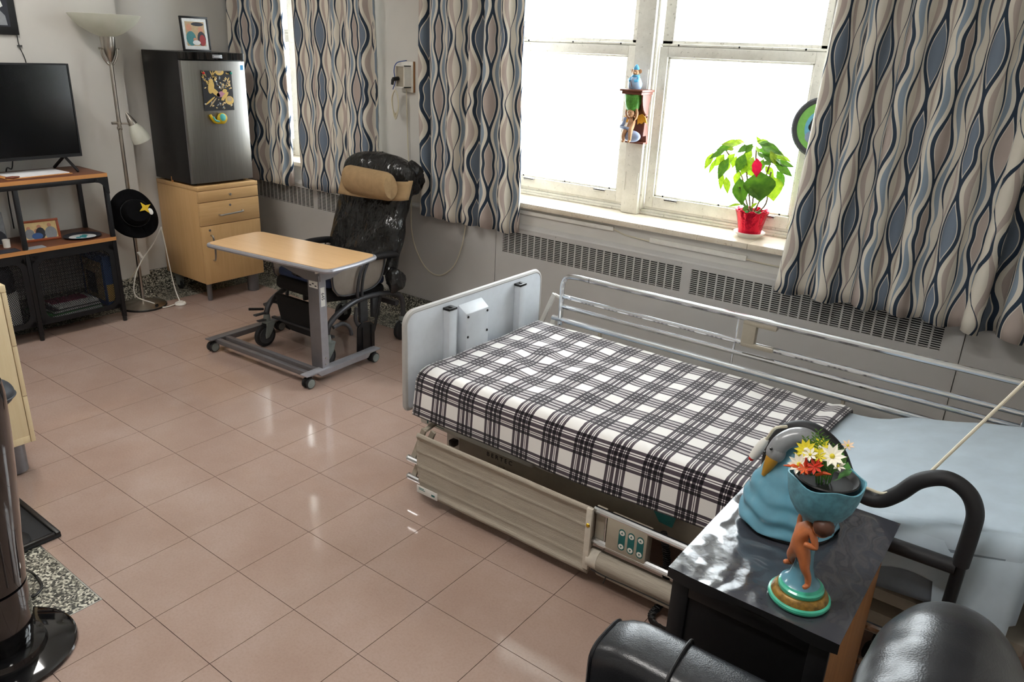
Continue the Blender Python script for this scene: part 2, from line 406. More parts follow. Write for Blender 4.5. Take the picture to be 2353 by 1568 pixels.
        if merge: bmesh.ops.remove_doubles(bm, verts=bm.verts, dist=1e-5)
        bmesh.ops.recalc_face_normals(bm, faces=bm.faces)
        if bevel > 0:
            ed = [e for e in bm.edges if len(e.link_faces) == 2 and e.calc_face_angle(0) > math.radians(30)]
            bmesh.ops.bevel(bm, geom=ed, offset=bevel, segments=seg, affect='EDGES', profile=0.5, clamp_overlap=True)
        bm.to_mesh(me); bm.free()
        if smooth:
            me.polygons.foreach_set('use_smooth', [True] * len(me.polygons))
            try: me.set_sharp_from_angle(angle=math.radians(angle))
            except Exception: pass
        o = bpy.data.objects.new(name, me); COL.objects.link(o)
        if parent is not None: o.parent = parent
        if solid:
            md = o.modifiers.new('solidify', 'SOLIDIFY'); md.thickness = solid; md.offset = -1
        if sub:
            md = o.modifiers.new('subsurf', 'SUBSURF'); md.levels = sub; md.render_levels = sub
        return o

def tag(o, label, cat, group=None):
    o['label'] = label; o['category'] = cat
    if group: o['group'] = group
    return o
def thing(name, label, cat, loc=(0, 0, 0), rz=0.0, group=None):
    o = bpy.data.objects.new(name, None); COL.objects.link(o); o.location = loc; o.rotation_euler = (0, 0, rz)
    o.empty_display_size = 0.05
    return tag(o, label, cat, group)
def struct(o, label=None):
    o['kind'] = 'structure'
    if label: o['label'] = label
    return o
def smoothpath(pts, n=6, closed=False):
    """Catmull-Rom through points"""
    P = [Vector(p) for p in pts]; out = []
    k = len(P)
    for i in range(k if closed else k - 1):
        p0 = P[i - 1] if (i > 0 or closed) else P[0] * 2 - P[1]; p1 = P[i]; p2 = P[(i + 1) % k]
        p3 = P[(i + 2) % k] if (i + 2 < k or closed) else P[-1] * 2 - P[-2]
        for j in range(n):
            t = j / n
            out.append(0.5 * ((2 * p1) + (p2 - p0) * t + (2 * p0 - 5 * p1 + 4 * p2 - p3) * t * t + (3 * p1 - p0 - 3 * p2 + p3) * t ** 3))
    if not closed: out.append(P[-1])
    return out
def disc_pts(c, r, n=16, ax='x', sy=1.0):
    c = Vector(c); out = []
    for j in range(n):
        a = 2 * PI * j / n; p, q = r * math.cos(a), r * math.sin(a) * sy
        out.append(c + (Vector((0, p, q)) if ax == 'x' else Vector((p, 0, q)) if ax == 'y' else Vector((p, q, 0))))
    return out
# ================================================================ the room
XL, XR, YB, YF, ZC = -1.386, 4.42, 2.075, -2.62, 2.75
YPANEL = 2.05; SILL = 0.915
floor = MB().box((XL - .1, YF, -0.06), (XR, YB, -0.004)).build('floor', 'tile_bed', smooth=False)
struct(floor, 'pinkish brown square floor tiles with thin dark joints')
T = 0.3048; G = 0.0011
tile_mesh = {}
for i in range(-4, 15):
    for j in range(-9, 6):
        x0, x1 = max(i * T, -1.08), min((i + 1) * T, XR); y0, y1 = max(j * T, YF), min((j + 1) * T, 1.795)
        if x1 - x0 < 0.02 or y1 - y0 < 0.02: continue
        cuts = [(x0, y0, x1, y1)]
        if x0 < 1.62 and y0 < -0.67:            # terrazzo threshold takes this corner
            cuts = []
            if y1 > -0.67: cuts.append((x0, -0.67, x1, y1))
            if x1 > 1.62: cuts.append((1.62, y0, x1, min(y1, -0.67)))
        for a, b_, c, d in cuts:
            if c - a < 0.012 or d - b_ < 0.012: continue
            key = (round(c - a, 3), round(d - b_, 3))
            if key not in tile_mesh:
                hx, hy = (c - a) / 2 - G, (d - b_) / 2 - G
                o = MB().box((-hx, -hy, -0.004), (hx, hy, 0)).build('tile', 'floor_tile', smooth=False)
                tile_mesh[key] = o.data
            else:
                o = bpy.data.objects.new('tile', tile_mesh[key]); COL.objects.link(o)
            o.parent = floor; o.location = ((a + c) / 2, (b_ + d) / 2, 0)
MB().box((XL, YF, -0.004), (1.616, -0.674, 0.0)).build('threshold_slab', 'terrazzo', floor, smooth=False)
MB().box((XL, -0.674, -0.004), (1.62, -0.67, 0.0005)).box((1.616, YF, -0.004), (1.62, -0.674, 0.0005)).build('threshold_strip', 'steel', floor, smooth=False)

def extrude_x(prof, x0, x1):                    # prof: (y, z) outline
    return MB().prism([(x0, y, z) for y, z in prof], (x1 - x0, 0, 0))
def extrude_y(prof, y0, y1):
    return MB().prism([(x, y0, z) for x, z in prof], (0, y1 - y0, 0))
cove = [(1.795, -0.004), (1.795, 0.0), (1.95, 0.0), (1.985, 0.006), (2.01, 0.022), (2.025, 0.05), (2.03, 0.15), (2.06, 0.15), (2.08, -0.004)]
struct(extrude_x(cove, XL, XR).build('baseboard_window', 'terrazzo'), 'speckled terrazzo border and cove base under the window wall')
CH = -1.29
def cove_l(x): return [(-1.08, -0.004), (-1.08, 0.0), (x + .10, 0.0), (x + .065, 0.006), (x + .04, 0.022), (x + .025, 0.05), (x + .02, 0.15), (x - .01, 0.15), (x - .02, -0.004)]
bl = extrude_y(cove_l(CH), -0.66, 1.127)
q = extrude_y(cove_l(XL), 1.127, 1.797); bl.add(q.v, q.f)
struct(bl.build('baseboard_left', 'terrazzo'), 'speckled terrazzo border and cove base along the left wall')

# walls
wl = MB().box((XL - .2, YF, 0), (XL, 2.4, ZC)).box((XL, YF, 0), (CH, 1.127, ZC))
struct(wl.build('wall_left', 'wall_paint', smooth=False), 'pale grey wall with a projecting chase behind the television')
W1 = (-1.30, -0.06); W2 = (0.93, 2.82); WT = 2.46
ww = MB().box((XL, YB, 0), (XR, 2.4, 0.885)).box((XL, YB, WT), (XR, 2.4, ZC))
for a, b_ in ((XL, W1[0]), (W1[1], W2[0]), (W2[1], XR)): ww.box((a, YB, 0.885), (b_, 2.4, WT))
wall_window = struct(ww.build('wall_window', 'wall_paint', smooth=False), 'grey window wall with two windows and radiator panels below')
struct(MB().box((XR, YF, 0), (XR + .15, 2.4, ZC)).build('wall_right', 'wall_paint', smooth=False))
struct(MB().box((XL - .2, YF - .15, 0), (XR + .15, YF, ZC)).build('wall_front', 'wall_paint', smooth=False))
struct(MB().box((XL - .2, YF - .15, ZC), (XR + .15, 2.4, ZC + .1)).build('ceiling', 'ceiling_paint', smooth=False))

# convector panels under the windows
def conv_panel(x0, x1, grilles=()):
    ye, zt = YPANEL, 0.768
    m = MB(); zg0, zg1 = 0.6, 0.733
    def strip(a, b_, z0, z1): m.box((a, ye, z0), (b_, YB - .0005, z1))
    if grilles:
        strip(x0, x1, 0.152, zg0)
        xs = x0
        for g0, g1 in grilles: strip(xs, g0, zg0, zg1); xs = g1
        strip(xs, x1, zg0, zg1)
        z = zg1
    else: z = 0.152
    m.prism([(x0, ye, z), (x0, YB - .0005, z), (x0, YB - .0005, zt + .016), (x0, ye + .012, zt + .005), (x0, ye + .004, zt), (x0, ye, zt - .008)], (x1 - x0, 0, 0))
    p = m.build('panel', 'panel_paint', wall_window, smooth=False)
    for g0, g1 in grilles:
        n = max(1, round((g1 - g0) / 0.0470)); pw = (g1 - g0) / n; s_ = MB()
        for k in range(n + 1):
            xa = g0 + k * pw - 0.0042; s_.box((max(xa, g0 - .001), ye + .001, zg0), (min(xa + .0084, g1 + .001), ye + .003, zg1))
        for r in range(14):
            zz = zg0 + r * (zg1 - zg0) / 13; s_.box((g0, ye + .0015, zz - .0021), (g1, ye + .0032, zz + .0021))
        so = s_.build('slat', 'panel_paint', p, smooth=False); so['kind'] = 'stuff'; so['label'] = 'rows of narrow ventilation slots'
        MB().box((g0, YB - .003, zg0), (g1, YB - .001, zg1)).build('grille_back', 'slot_dark', p, smooth=False)
    for k in range(3 if grilles else 1):
        xx = x0 + (x1 - x0) * (0.17 + 0.31 * k)
        MB().lathe([(0.0, .002), (.004, .0015), (.005, 0)], (xx, ye, 0.752), 10, (0, -1, 0)).build('screw', 'steel', p)
    return p
conv_panel(XL + .002, -0.07, [(-1.30, -0.605), (-0.565, -0.12)])
conv_panel(0.135, 1.080)
conv_panel(1.084, 3.595, [(1.13, 2.30), (2.345, 3.52)])
conv_panel(3.599, XR, [])

# sills
def sill(name, x0, x1, label, joints):
    xs = [x0] + joints + [x1]; root = None
    for a, b_ in zip(xs, xs[1:]):
        o = MB().box((a + .0006, 2.035, SILL - .028), (b_ - .0006, 2.33, SILL)).build('sill_slab' if root else name, 'travertine', root, bevel=.002)
        if root is None: root = struct(o, label)
sill('trim_1', W2[0] - .03, W2[1] + .04, 'pale travertine window sill carrying the potted plant', [1.62, 2.36, 2.62])
sill('trim_2', W1[0] - .03, W1[1] + .04, 'pale travertine sill of the far window', [])

# windows
def window(name, label, lights, x0, x1, mulls, handles=True):
    yf = 2.30; f = MB()
    f.box((x0, yf - .02, SILL), (x0 + .045, 2.4, WT)).box((x1 - .045, yf - .02, SILL), (x1, 2.4, WT)).box((x0, yf - .02, WT - .05), (x1, 2.4, WT))
    for k, (yy, z0, z1) in enumerate(((yf - .008, SILL, SILL + .014), (yf + .002, SILL + .014, SILL + .028), (yf + .012, SILL + .028, SILL + .044))):
        f.box((x0 + .045, yy, z0), (x1 - .045, 2.4, z1))
    o = f.build(name, 'window_paint', bevel=.003); struct(o, label)
    for a, b_ in mulls:
        m = MB().box((a, yf - .05, SILL + .001), (b_, 2.4, WT - .05)); m.box((a - .012, yf - .026, SILL + .03), (a, yf + .02, WT - .05)); m.box((b_, yf - .026, SILL + .03), (b_ + .012, yf + .02, WT - .05))
        m.build('mullion', 'window_paint', o, bevel=.003)
    for a, b_ in lights:
        z0, zm, z1 = SILL + .044, 1.785, WT - .05
        s_ = MB()
        s_.box((a, yf, z0), (a + .048, yf + .05, zm)).box((b_ - .048, yf, z0), (b_, yf + .05, zm)).box((a + .048, yf, z0), (b_ - .048, yf + .05, z0 + .06)).box((a + .048, yf, zm - .05), (b_ - .048, yf + .05, zm))
        for c0, c1 in (((a + .048, yf + .012, z0 + .06), (a + .06, yf + .05, zm - .05)), ((b_ - .06, yf + .012, z0 + .06), (b_ - .048, yf + .05, zm - .05)),
                       ((a + .048, yf + .012, z0 + .06), (b_ - .048, yf + .05, z0 + .07)), ((a + .048, yf + .012, zm - .06), (b_ - .048, yf + .05, zm - .05))): s_.box(c0, c1)
        sh = s_.build('lower_sash', 'window_paint', o, bevel=.003)
        MB().box((a + .055, yf + .03, z0 + .065), (b_ - .055, yf + .034, zm - .055)).build('pane', 'window_glass', sh, smooth=False)
        u = MB()
        u.box((a, yf + .02, zm), (b_, yf + .06, zm + .03)).box((a, yf + .02, zm), (a + .06, yf + .06, z1)).box((b_ - .04, yf + .02, zm), (b_, yf + .06, z1)).box((a, yf + .02, z1 - .03), (b_, yf + .06, z1))
        u.box((a, yf + .004, zm + .002), (b_, yf + .02, zm + .014))
        up = u.build('upper_light', 'window_paint', o, bevel=.003)
        MB().box((a + .055, yf + .04, zm + .025), (b_ - .035, yf + .044, z1 - .025)).build('pane', 'window_glass', up, smooth=False)
        if handles:
            for hx in (a + .12, b_ - .19):
                MB().box((hx, yf - .014, z0 + .05), (hx + .075, yf + .001, z0 + .056)).box((hx, yf - .014, z0 + .044), (hx + .075, yf - .011, z0 + .056)).build('sash_lift', 'steel', sh, bevel=.001)
            for k in range(3): MB().lathe([(0, .003), (.004, .002), (.005, 0)], (a + .1 + k * (b_ - a - .2) / 2, yf + .012, z0 + .066), 8, (0, -1, 0)).build('screw', 'slot_dark', sh)
            for k in range(3): MB().lathe([(0, .003), (.004, .002), (.005, 0)], (a + .1 + k * (b_ - a - .2) / 2, yf + .004, zm + .008), 8, (0, -1, 0)).build('screw', 'slot_dark', up)
    return o
win2 = window('window_1', 'wide white painted window with two sashes and a mullion', [(W2[0] + .045, 1.782), (1.918, W2[1] - .06)], W2[0], W2[1], [(1.80, 1.90)])
window('window_2', 'narrow bright window strip between the two far curtains', [(W1[0] + .045, -1.06), (-0.95, W1[1] - .045)], W1[0], W1[1], [(-1.05, -0.965)], False)
# hinges on the mullion, sash cord on the right jamb
for x_, z_ in ((1.812, 1.09), (1.888, 1.09), (1.888, 1.62)):
    MB().box((x_ - .004, 2.246, z_ - .05), (x_ + .004, 2.252, z_ + .05)).build('hinge', 'window_paint', win2, bevel=.001)

# surface conduit and cable under the sill
c = MB().box((1.05, 2.062, 0.845), (1.87, YB, 0.868)).build('cable_trunking', 'white_plastic', bevel=.002)
tag(c, 'white cable trunking under the sill beside the middle curtain', 'trunking', 'trunking under the sill')
c = MB().box((2.09, 2.062, 0.822), (2.615, YB, 0.848)).build('cable_trunking', 'white_plastic', bevel=.002)
tag(c, 'white cable trunking under the sill below the potted plant', 'trunking', 'trunking under the sill')
c = MB().tube(smoothpath([(1.868, 2.068, 0.857), (1.93, 2.07, .838), (2.0, 2.07, .832), (2.092, 2.068, .828)]), .0035, 6)
tag(c.build('cable', 'cream_cable'), 'short cream cable bridging the two trunking strips', 'cable')
c = MB().tube(smoothpath([(2.612, 2.068, 0.832), (2.68, 2.07, .826), (2.80, 2.07, .824), (3.0, 2.07, .826)]), .0035, 6)
tag(c.build('cable', 'cream_cable'), 'cream cable running right from the trunking behind the large curtain', 'cable')

# unseen ceiling panels, assumed and added to fill the room with light
for k, (x_, y_) in enumerate(((0.0, -0.1), (2.9, -0.75))):
    r = thing('ceiling_fill_panel', ('added ceiling fill panel towards the television wall', 'added ceiling fill panel above the armchair')[k], 'fill light', (x_, y_, ZC - .07), 0, 'added ceiling fill panels')
    f = MB()
    for a, b_ in (((-.62, -.16, 0), (-.6, .16, .07)), ((.6, -.16, 0), (.62, .16, .07)), ((-.6, -.16, 0), (.6, -.14, .07)), ((-.6, .14, 0), (.6, .16, .07))): f.box(a, b_)
    f.build('housing', 'white_plastic', r, world=False, smooth=False)
    MB().box((-.6, -.14, .012), (.6, .14, .02)).build('diffuser', 'fill_panel_glow', r, world=False, smooth=False)

# curtains
def curtain(label, x0, x1, zb, yc, nf, amp, seed, L, zt=2.56, uoff=0.0, flare=0.0, lean=0.0, ret=False):
    rnd = random.Random(seed); ph = [rnd.uniform(-.5, .5) for _ in range(40)]; am = [rnd.uniform(.5, 1.5) for _ in range(40)]
    wd = [rnd.uniform(.55, 1.6) for _ in range(nf)]; tot = sum(wd); cum = [0]
    for q in wd: cum.append(cum[-1] + q / tot)
    def fold(u):
        for k in range(nf):
            if u <= cum[k + 1] or k == nf - 1: return k, (u - cum[k]) / (cum[k + 1] - cum[k])
    def fn(u, v):
        k, t = fold(u); z = zb + (zt - zb) * v
        lowf = 1 - v
        a = amp * am[k] * (0.8 + 0.35 * lowf)
        s = math.sin(2 * PI * t)
        y = yc - a * (s if s > 0 else s * 0.8) + 0.006 * math.sin(5 * z + ph[k] * 9)
        x = x0 + (x1 - x0) * u + flare * lowf * (u - .5) + lean * min(1, max(0, (z - .75) / 1.25)) ** .8 * max(0, 1 - u * 4) + 0.3 * a * math.sin(4 * PI * t) * -0.5 + .008 * math.sin(2.2 * z + 7 * u)
        if ret and u < .06: y += (2.068 - y) * (1 - u / .06)
        z += (1 - v) * 0.012 * math.sin(2 * PI * t + 1.0) * (1 if v == 0 else 1)
        return (x, y, z)
    m = MB().grid(fn, nf * 18, 30, uv=lambda u, v: (u * L + uoff, zb + (zt - zb) * v))
    o = m.build('curtain', 'curtain_print', angle=80); o.modifiers.new('solid', 'SOLIDIFY').thickness = .0015
    return tag(o, label, 'curtain', 'patterned window curtains')
curtain('wavy patterned curtain hanging behind the small fridge', -1.365, -0.755, 0.755, 1.985, 5, .036, 3, 1.05, ret=True)
curtain('wavy patterned curtain right of the bright window gap', -0.635, 0.135, 0.765, 1.985, 5, .036, 11, 1.25, uoff=.07)
curtain('wavy patterned curtain between the wall box and wide window', 0.545, 1.28, 0.745, 1.985, 6, .036, 21, 1.3, uoff=.10)
curtain('large wavy patterned curtain at the right over the bed', 2.80, 4.28, 0.745, 1.955, 9, .058, 33, 2.55, uoff=.05, lean=.075)
for k, (a, b_) in enumerate(((XL + .01, 0.1), (0.44, 4.36))):
    struct(MB().box((a, 1.965, 2.555), (b_, 1.99, 2.585)).box((a + .1, 1.98, 2.56), (a + .14, YB, 2.58)).box((b_ - .14, 1.98, 2.56), (b_ - .1, YB, 2.58)).build('trim_%d' % (k + 3), 'white_plastic'), 'curtain rail above the window')
# ================================================================ the bed
BX0 = 1.862
bed = thing('hospital_bed', 'low hospital bed with pale footboard, chrome rail and mesh side cover', 'bed', (2.95, 0.95, 0))
# footboard panel with rounded top corners
def rrect_yz(x, y0, y1, z0, z1, r, rb=0.02, n=6):
    pts = []
    for cy, cz, rr, a0 in ((y1 - r, z1 - r, r, 0), (y0 + r, z1 - r, r, 90), (y0 + rb, z0 + rb, rb, 180), (y1 - rb, z0 + rb, rb, 270)):
        for k in range(n + 1):
            a = math.radians(a0 + 90 * k / n); pts.append((x, cy + rr * math.cos(a), cz + rr * math.sin(a)))
    return pts
fb = MB().prism(rrect_yz(BX0 - .012, .49, 1.397, .35, .757, .05), (.022, 0, 0)).build('footboard', 'bed_board', bed, bevel=.003)
e = MB(); edge = rrect_yz(BX0 - .001, .489, 1.398, .349, .758, .05); e.tube(edge, .0125, 8, closed=True)
e.build('edge_strip', 'bed_edge', fb)
for yc in (.722, 1.207):
    p = MB().box((BX0 + .010, yc - .024, .30), (BX0 + .045, yc + .024, .728)).build('post', 'bed_board', fb, bevel=.004)
    MB().box((BX0 + .009, yc - .025, .728), (BX0 + .046, yc + .025, .738)).lathe([(.009, .0), (.009, .004)], (BX0 + .028, yc, .7385), 10).build('cap', 'black_plastic', p, bevel=.002)
ax = MB().prism([(BX0 + .010, .80, .30), (BX0 + .010, .955, .30), (BX0 + .010, .955, .722), (BX0 + .010, .80, .722)], (0, 0, 0)) if False else MB()
y0, y1 = .792, .948
ax.add([(BX0 + .01, y0, .3), (BX0 + .01, y1, .3), (BX0 + .01, y1, .726), (BX0 + .01, y0, .726), (BX0 + .055, y0 + .004, .3), (BX0 + .055, y1 - .004, .3), (BX0 + .055, y1 - .004, .694), (BX0 + .055, y0 + .004, .694)],
       [(0, 1, 2, 3), (4, 7, 6, 5), (0, 3, 7, 4), (1, 5, 6, 2), (3, 2, 6, 7), (0, 4, 5, 1)])
bxp = ax.build('control_box', 'bed_board', fb, bevel=.003)
for yy, zz in ((y0 + .014, .68), (y1 - .014, .68), (y0 + .014, .59), (y1 - .014, .59)):
    MB().lathe([(0, .004), (.005, .003), (.006, 0)], (BX0 + .055, yy, zz), 10, (1, 0, 0)).build('screw', 'black_plastic', bxp)
# deck, side panel, base
MB().box((BX0 + .02, .56, .305), (4.02, 1.35, .345)).build('deck', 'bed_beige', bed, bevel=.008)
sp = MB().box((BX0 + .035, .535, .283), (2.47, .56, .335)).build('side_panel', 'bed_white', bed, bevel=.008)
MB().box((2.472, .537, .290), (2.56, .56, .335)).build('side_panel_end', 'bed_white', bed, bevel=.012, seg=3)
MB().box((BX0 + .055, .5345, .317), (2.06, .5352, .322)).build('label_stripe', 'sticker_teal', sp, smooth=False)
MB().box((BX0 + .075, .5345, .293), (BX0 + .081, .5352, .305)).build('label_mark', 'sticker_teal', sp, smooth=False)
MB().box((1.985, .5345, .296), (2.03, .5352, .299)).build('label_mark', 'sticker_teal', sp, smooth=False)
bs = MB().box((2.08, .57, .185), (3.45, .60, .30)).build('base_panel', 'bed_beige', bed, bevel=.004)
def text(body, name, size, mtx, matname, parent, ext=.0004):
    cu = bpy.data.curves.new(name, 'FONT'); cu.body = body; cu.size = size; cu.extrude = ext; cu.align_x = 'CENTER'; cu.align_y = 'CENTER'
    o = bpy.data.objects.new('tmp', cu); COL.objects.link(o)
    dg = bpy.context.evaluated_depsgraph_get(); me = bpy.data.meshes.new_from_object(o.evaluated_get(dg))
    bpy.data.objects.remove(o); bpy.data.curves.remove(cu)
    me.transform(root_matrix(parent).inverted() @ mtx if parent is not None else mtx); me.materials.clear(); me.materials.append(M[matname])
    r = bpy.data.objects.new(name, me); COL.objects.link(r)
    if parent is not None: r.parent = parent
    return r
def facing_y(p, rz=0): return Matrix.Translation(p) @ Matrix.Rotation(PI / 2, 4, 'X')       # reads from -Y
def facing_x(p): return Matrix.Translation(p) @ Matrix.Rotation(PI / 2, 4, 'Z') @ Matrix.Rotation(PI / 2, 4, 'X')
tx = text('B E R T E C', 'lettering', .026, facing_y((2.288, .5692, .244)), 'print_dark', bs)
MB().box((2.0, .60, .16), (3.85, 1.30, .24)).build('base_frame', 'bed_beige', bed, bevel=.01)
MB().box((2.0, .585, .17), (2.12, .60, .30)).build('corner_bracket', 'bed_white', bed, bevel=.004)
MB().box((2.045, .545, .225), (2.075, .575, .25)).build('plug', 'black_plastic', bed, bevel=.004)
for xx, yy in ((2.15, .66), (2.15, 1.24), (3.7, .66), (3.7, 1.24)):
    cw = MB().cyl((xx, yy, .16), (xx, yy, .11), .015).box((xx - .03, yy - .022, .06), (xx + .03, yy - .016, .12)).box((xx - .03, yy + .016, .06), (xx + .03, yy + .022, .12)).box((xx - .03, yy - .022, .105), (xx + .03, yy + .022, .12)).build('caster', 'grey_plastic_dark', bed, bevel=.003)
    MB().lathe([(.0, -.014), (.045, -.014), (.05, -.009), (.05, .009), (.045, .014), (0, .014)], (xx, yy, .05), 20, (0, 1, 0)).build('wheel', 'rubber', cw)
# far rail: four chrome tubes with rounded end
YR = 1.432
rl = thing  # noqa
far = MB()
loop = [(3.9, YR, .752), (2.3, YR, .752), (2.12, YR, .752), (2.06, YR, .752), (2.005, YR, .745), (1.982, YR, .722), (1.975, YR, .69), (1.975, YR, .65), (1.975, YR, .56), (1.975, YR, .50)]
far.tube(smoothpath(loop, 5), .0125, 10)
farr = far.build('side_rail', 'chrome', bed)
for zz in (.644, .594, .527): MB().tube([(1.975 if zz > .53 else 1.93, YR, zz), (3.9, YR, zz)], .0105 if zz > .53 else .0135, 10).build('rail_tube', 'chrome', farr)
for xx, za, zb in ((2.838, .527, .594), (2.84, .594, .644), (2.843, .644, .752)): MB().cyl((xx, YR, za), (xx, YR, zb), .0045, n=8).build('rail_rod', 'chrome', farr)
MB().cyl((3.88, YR, .50), (3.88, YR, .752), .0105).build('rail_tube', 'chrome', farr)
arm = MB().bar((1.93, YR + .002, .645), (1.86, YR + .002, .475), .012, .022, (1, 0, 0)).cyl((1.925, YR + .01, .64), (1.975, YR, .632), .008, n=10)
arm.build('link_arm', 'bed_white', farr, bevel=.002)
MB().bar((1.945, YR - .004, .535), (1.91, YR - .004, .42), .012, .024, (1, 0, 0)).build('link_arm', 'bed_white', farr, bevel=.002)
for xx in (2.2, 3.3): MB().bar((xx, YR, .515), (xx, YR, .33), .02, .012, (1, 0, 0)).bar((xx, YR, .33), (xx, 1.34, .33), .02, .012).build('rail_bracket', 'bed_beige', farr)
hb = MB().box((2.868, YR - .016, .634), (2.925, YR + .016, .742)).box((2.868, YR - .017, .725), (3.005, YR + .017, .744)).box((2.868, YR - .017, .632), (3.005, YR + .017, .652))
hb.build('hand_grip', 'bed_beige', farr, bevel=.006)
# slatted edge under the far rail
sl = MB()
for k in range(40):
    for zz in (.462, .474, .486): sl.box((2.02 + k * .044, 1.368, zz), (2.02 + k * .044 + .037, 1.374, zz + .006))
o = sl.build('deck_slat', 'bed_beige', bed, smooth=False); o['kind'] = 'stuff'
MB().box((2.0, 1.352, .34), (3.9, 1.366, .50)).build('deck_edge', 'bed_beige', bed, bevel=.003)
# near rail, folded down and covered with mesh
YN = .437
nr = MB()
for zz in (.302, .181): nr.tube([(2.80, YN, zz), (3.80, YN, zz)], .0125, 10)
near = nr.build('side_rail', 'chrome', bed)
for zz in (.162, .078): MB().tube([(1.918, YN + .01, zz), (2.02, YN + .01, zz)], .0125, 10).lathe([(.0135, -.004), (.0135, 0)], (1.918, YN + .01, zz), 10, (1, 0, 0)).build('rail_tube', 'chrome', near)
MB().bar((1.99, YN + .025, .31), (1.93, YN + .025, .16), .01, .022, (1, 0, 0)).bar((2.03, YN + .035, .31), (1.96, YN + .035, .15), .01, .022, (1, 0, 0)).bar((1.96, YN + .025, .15), (1.935, YN + .02, .075), .01, .022, (1, 0, 0)).bar((1.99, YN + .03, .305), (1.99, .56, .32), .02, .01).build('link_arm', 'bed_beige', near)
def cover_outline(y):
    pts = [(2.015, y, .318), (2.79, y, .313), (2.80, y, .305), (2.80, y, .05), (2.79, y, .045), (2.03, y, .045), (2.005, y, .065), (1.985, y, .20), (1.985, y, .29), (1.995, y, .31)]
    return pts
cv = MB()
def cov(u, v):
    x = 1.985 + (2.80 - 1.985) * u; z = .046 + (.315 - .046) * v
    if u < .05: x += (.05 - u) * .45 * (abs(v - .62) ** 2) * 3.0
    pr = sum(math.exp(-((z - t) / w_) ** 2) * h_ for t, w_, h_ in ((.302, .012, 2.2), (.232, .004, .7), (.165, .004, .7), (.10, .004, .6), (.060, .011, 1.6))) * .005 + .002 * noise.noise((x * 7, z * 9, 1))
    return (x, YN - .014 - pr, z)
cv.grid(cov, 60, 48)
cvo = cv.build('mesh_cover', 'rail_mesh', near, angle=80); md = cvo.modifiers.new('solid', 'SOLIDIFY'); md.thickness = .02; md.offset = -1
MB().box((2.782, YN - .028, .07), (2.805, YN - .014, .312)).build('hem_strip', 'rail_hem', near, bevel=.003)
MB().lathe([(0, .004), (.006, .003), (.008, 0)], (2.793, YN - .028, .247), 10, (0, -1, 0)).build('snap_button', 'badge_gold', near)
MB().box((2.0, YN - .03, .055), (2.11, YN - .0265, .088)).build('care_label', 'label_white', near, bevel=.002)
for a, b_ in (((2.012, .078), (2.04, .081)), ((2.012, .072), (2.046, .0745)), ((2.08, .066), (2.098, .074))): MB().box((a[0], YN - .0306, a[1]), (b_[0], YN - .03, b_[1])).build('label_print', 'sticker_teal', near, smooth=False)
rollc = MB(); rollc.tube([(2.80, YN + .004, .108), (3.30, YN + .004, .11)], .034, 14).tube([(2.83, YN + .016, .073), (3.3, YN + .016, .075)], .03, 14)
rollc.build('rolled_cover', 'rail_mesh', near); MB().tube([(2.795, YN + .004, .108), (2.835, YN + .004, .108)], .036, 14).build('roll_band', 'rail_hem', near)
MB().tube(smoothpath([(2.82, YN - .03, .085), (2.88, YN - .031, .083), (3.0, YN - .031, .087), (3.28, YN - .031, .09)]), .0022, 6).tube([(2.882, YN - .033, .085), (2.875, YN - .035, .055)], .002, 6).build('drawstring', 'strap_black', near)
cp = MB().box((2.855, YN - .012, .172), (3.005, YN + .03, .302)).build('control_panel', 'bed_beige', near, bevel=.004)
for k in range(3):
    cx = 2.915 + k * .034
    sy = YN - .0126
    pd = MB()
    pts = []
    for j in range(24):
        a = 2 * PI * j / 24; pts.append((cx + .0125 * math.cos(a), sy, .237 + .0125 * math.sin(a) + (.028 if math.sin(a) > 0 else -.028)))
    pd.prism(pts, (0, .0015, 0)); po = pd.build('button_pad', 'sticker_teal', cp, smooth=False)
    for zc, up in ((.263, 1), (.211, -1)):
        MB().prism(disc_pts((cx, sy - .0006, zc), .0095, 16, 'y'), (0, .001, 0)).build('button', 'white_plastic', po, smooth=False)
        MB().prism([(cx - .004, sy - .0012, zc - .003 * up), (cx + .004, sy - .0012, zc - .003 * up), (cx, sy - .0012, zc + .005 * up)], (0, .0008, 0)).build('arrow', 'sticker_teal', po, smooth=False)
MB().box((2.8, YN + .01, .165), (2.84, YN + .02, .31)).build('rail_plate', 'bed_beige', near, bevel=.003)
MB().cyl((2.845, YN, .181), (2.845, YN, .302), .0035, n=8).build('rail_rod', 'chrome', near)
for xx in (2.3, 3.4): MB().bar((xx, YN + .012, .18), (xx, .59, .21), .03, .02).build('rail_bracket', 'bed_beige', near)
# coiled cable hanging behind the control panel down to the floor
coil = []
path = smoothpath([(3.03, YN + .05, .285), (3.05, YN + .055, .2), (3.06, YN + .05, .12), (3.07, YN + .03, .05), (3.06, YN - .03, .018), (3.10, YN - .06, .017), (3.16, YN - .05, .018), (3.2, YN + .01, .02)], 60)
for i, p in enumerate(path):
    a = i * 1.1; coil.append(p + Vector((math.cos(a) * .011, math.sin(a) * .011 if p.z > .06 else 0, 0 if p.z > .06 else math.sin(a) * .011)))
MB().tube(coil, .0035, 5).build('coiled_cable', 'black_plastic', bed)
MB().prism([(2.97, .51, .345), (3.06, .515, .355), (3.045, .515, .295), (3.0, .512, .30)], (0, .004, 0)).build('hanging_tag', 'sticker_teal', bed, smooth=False)
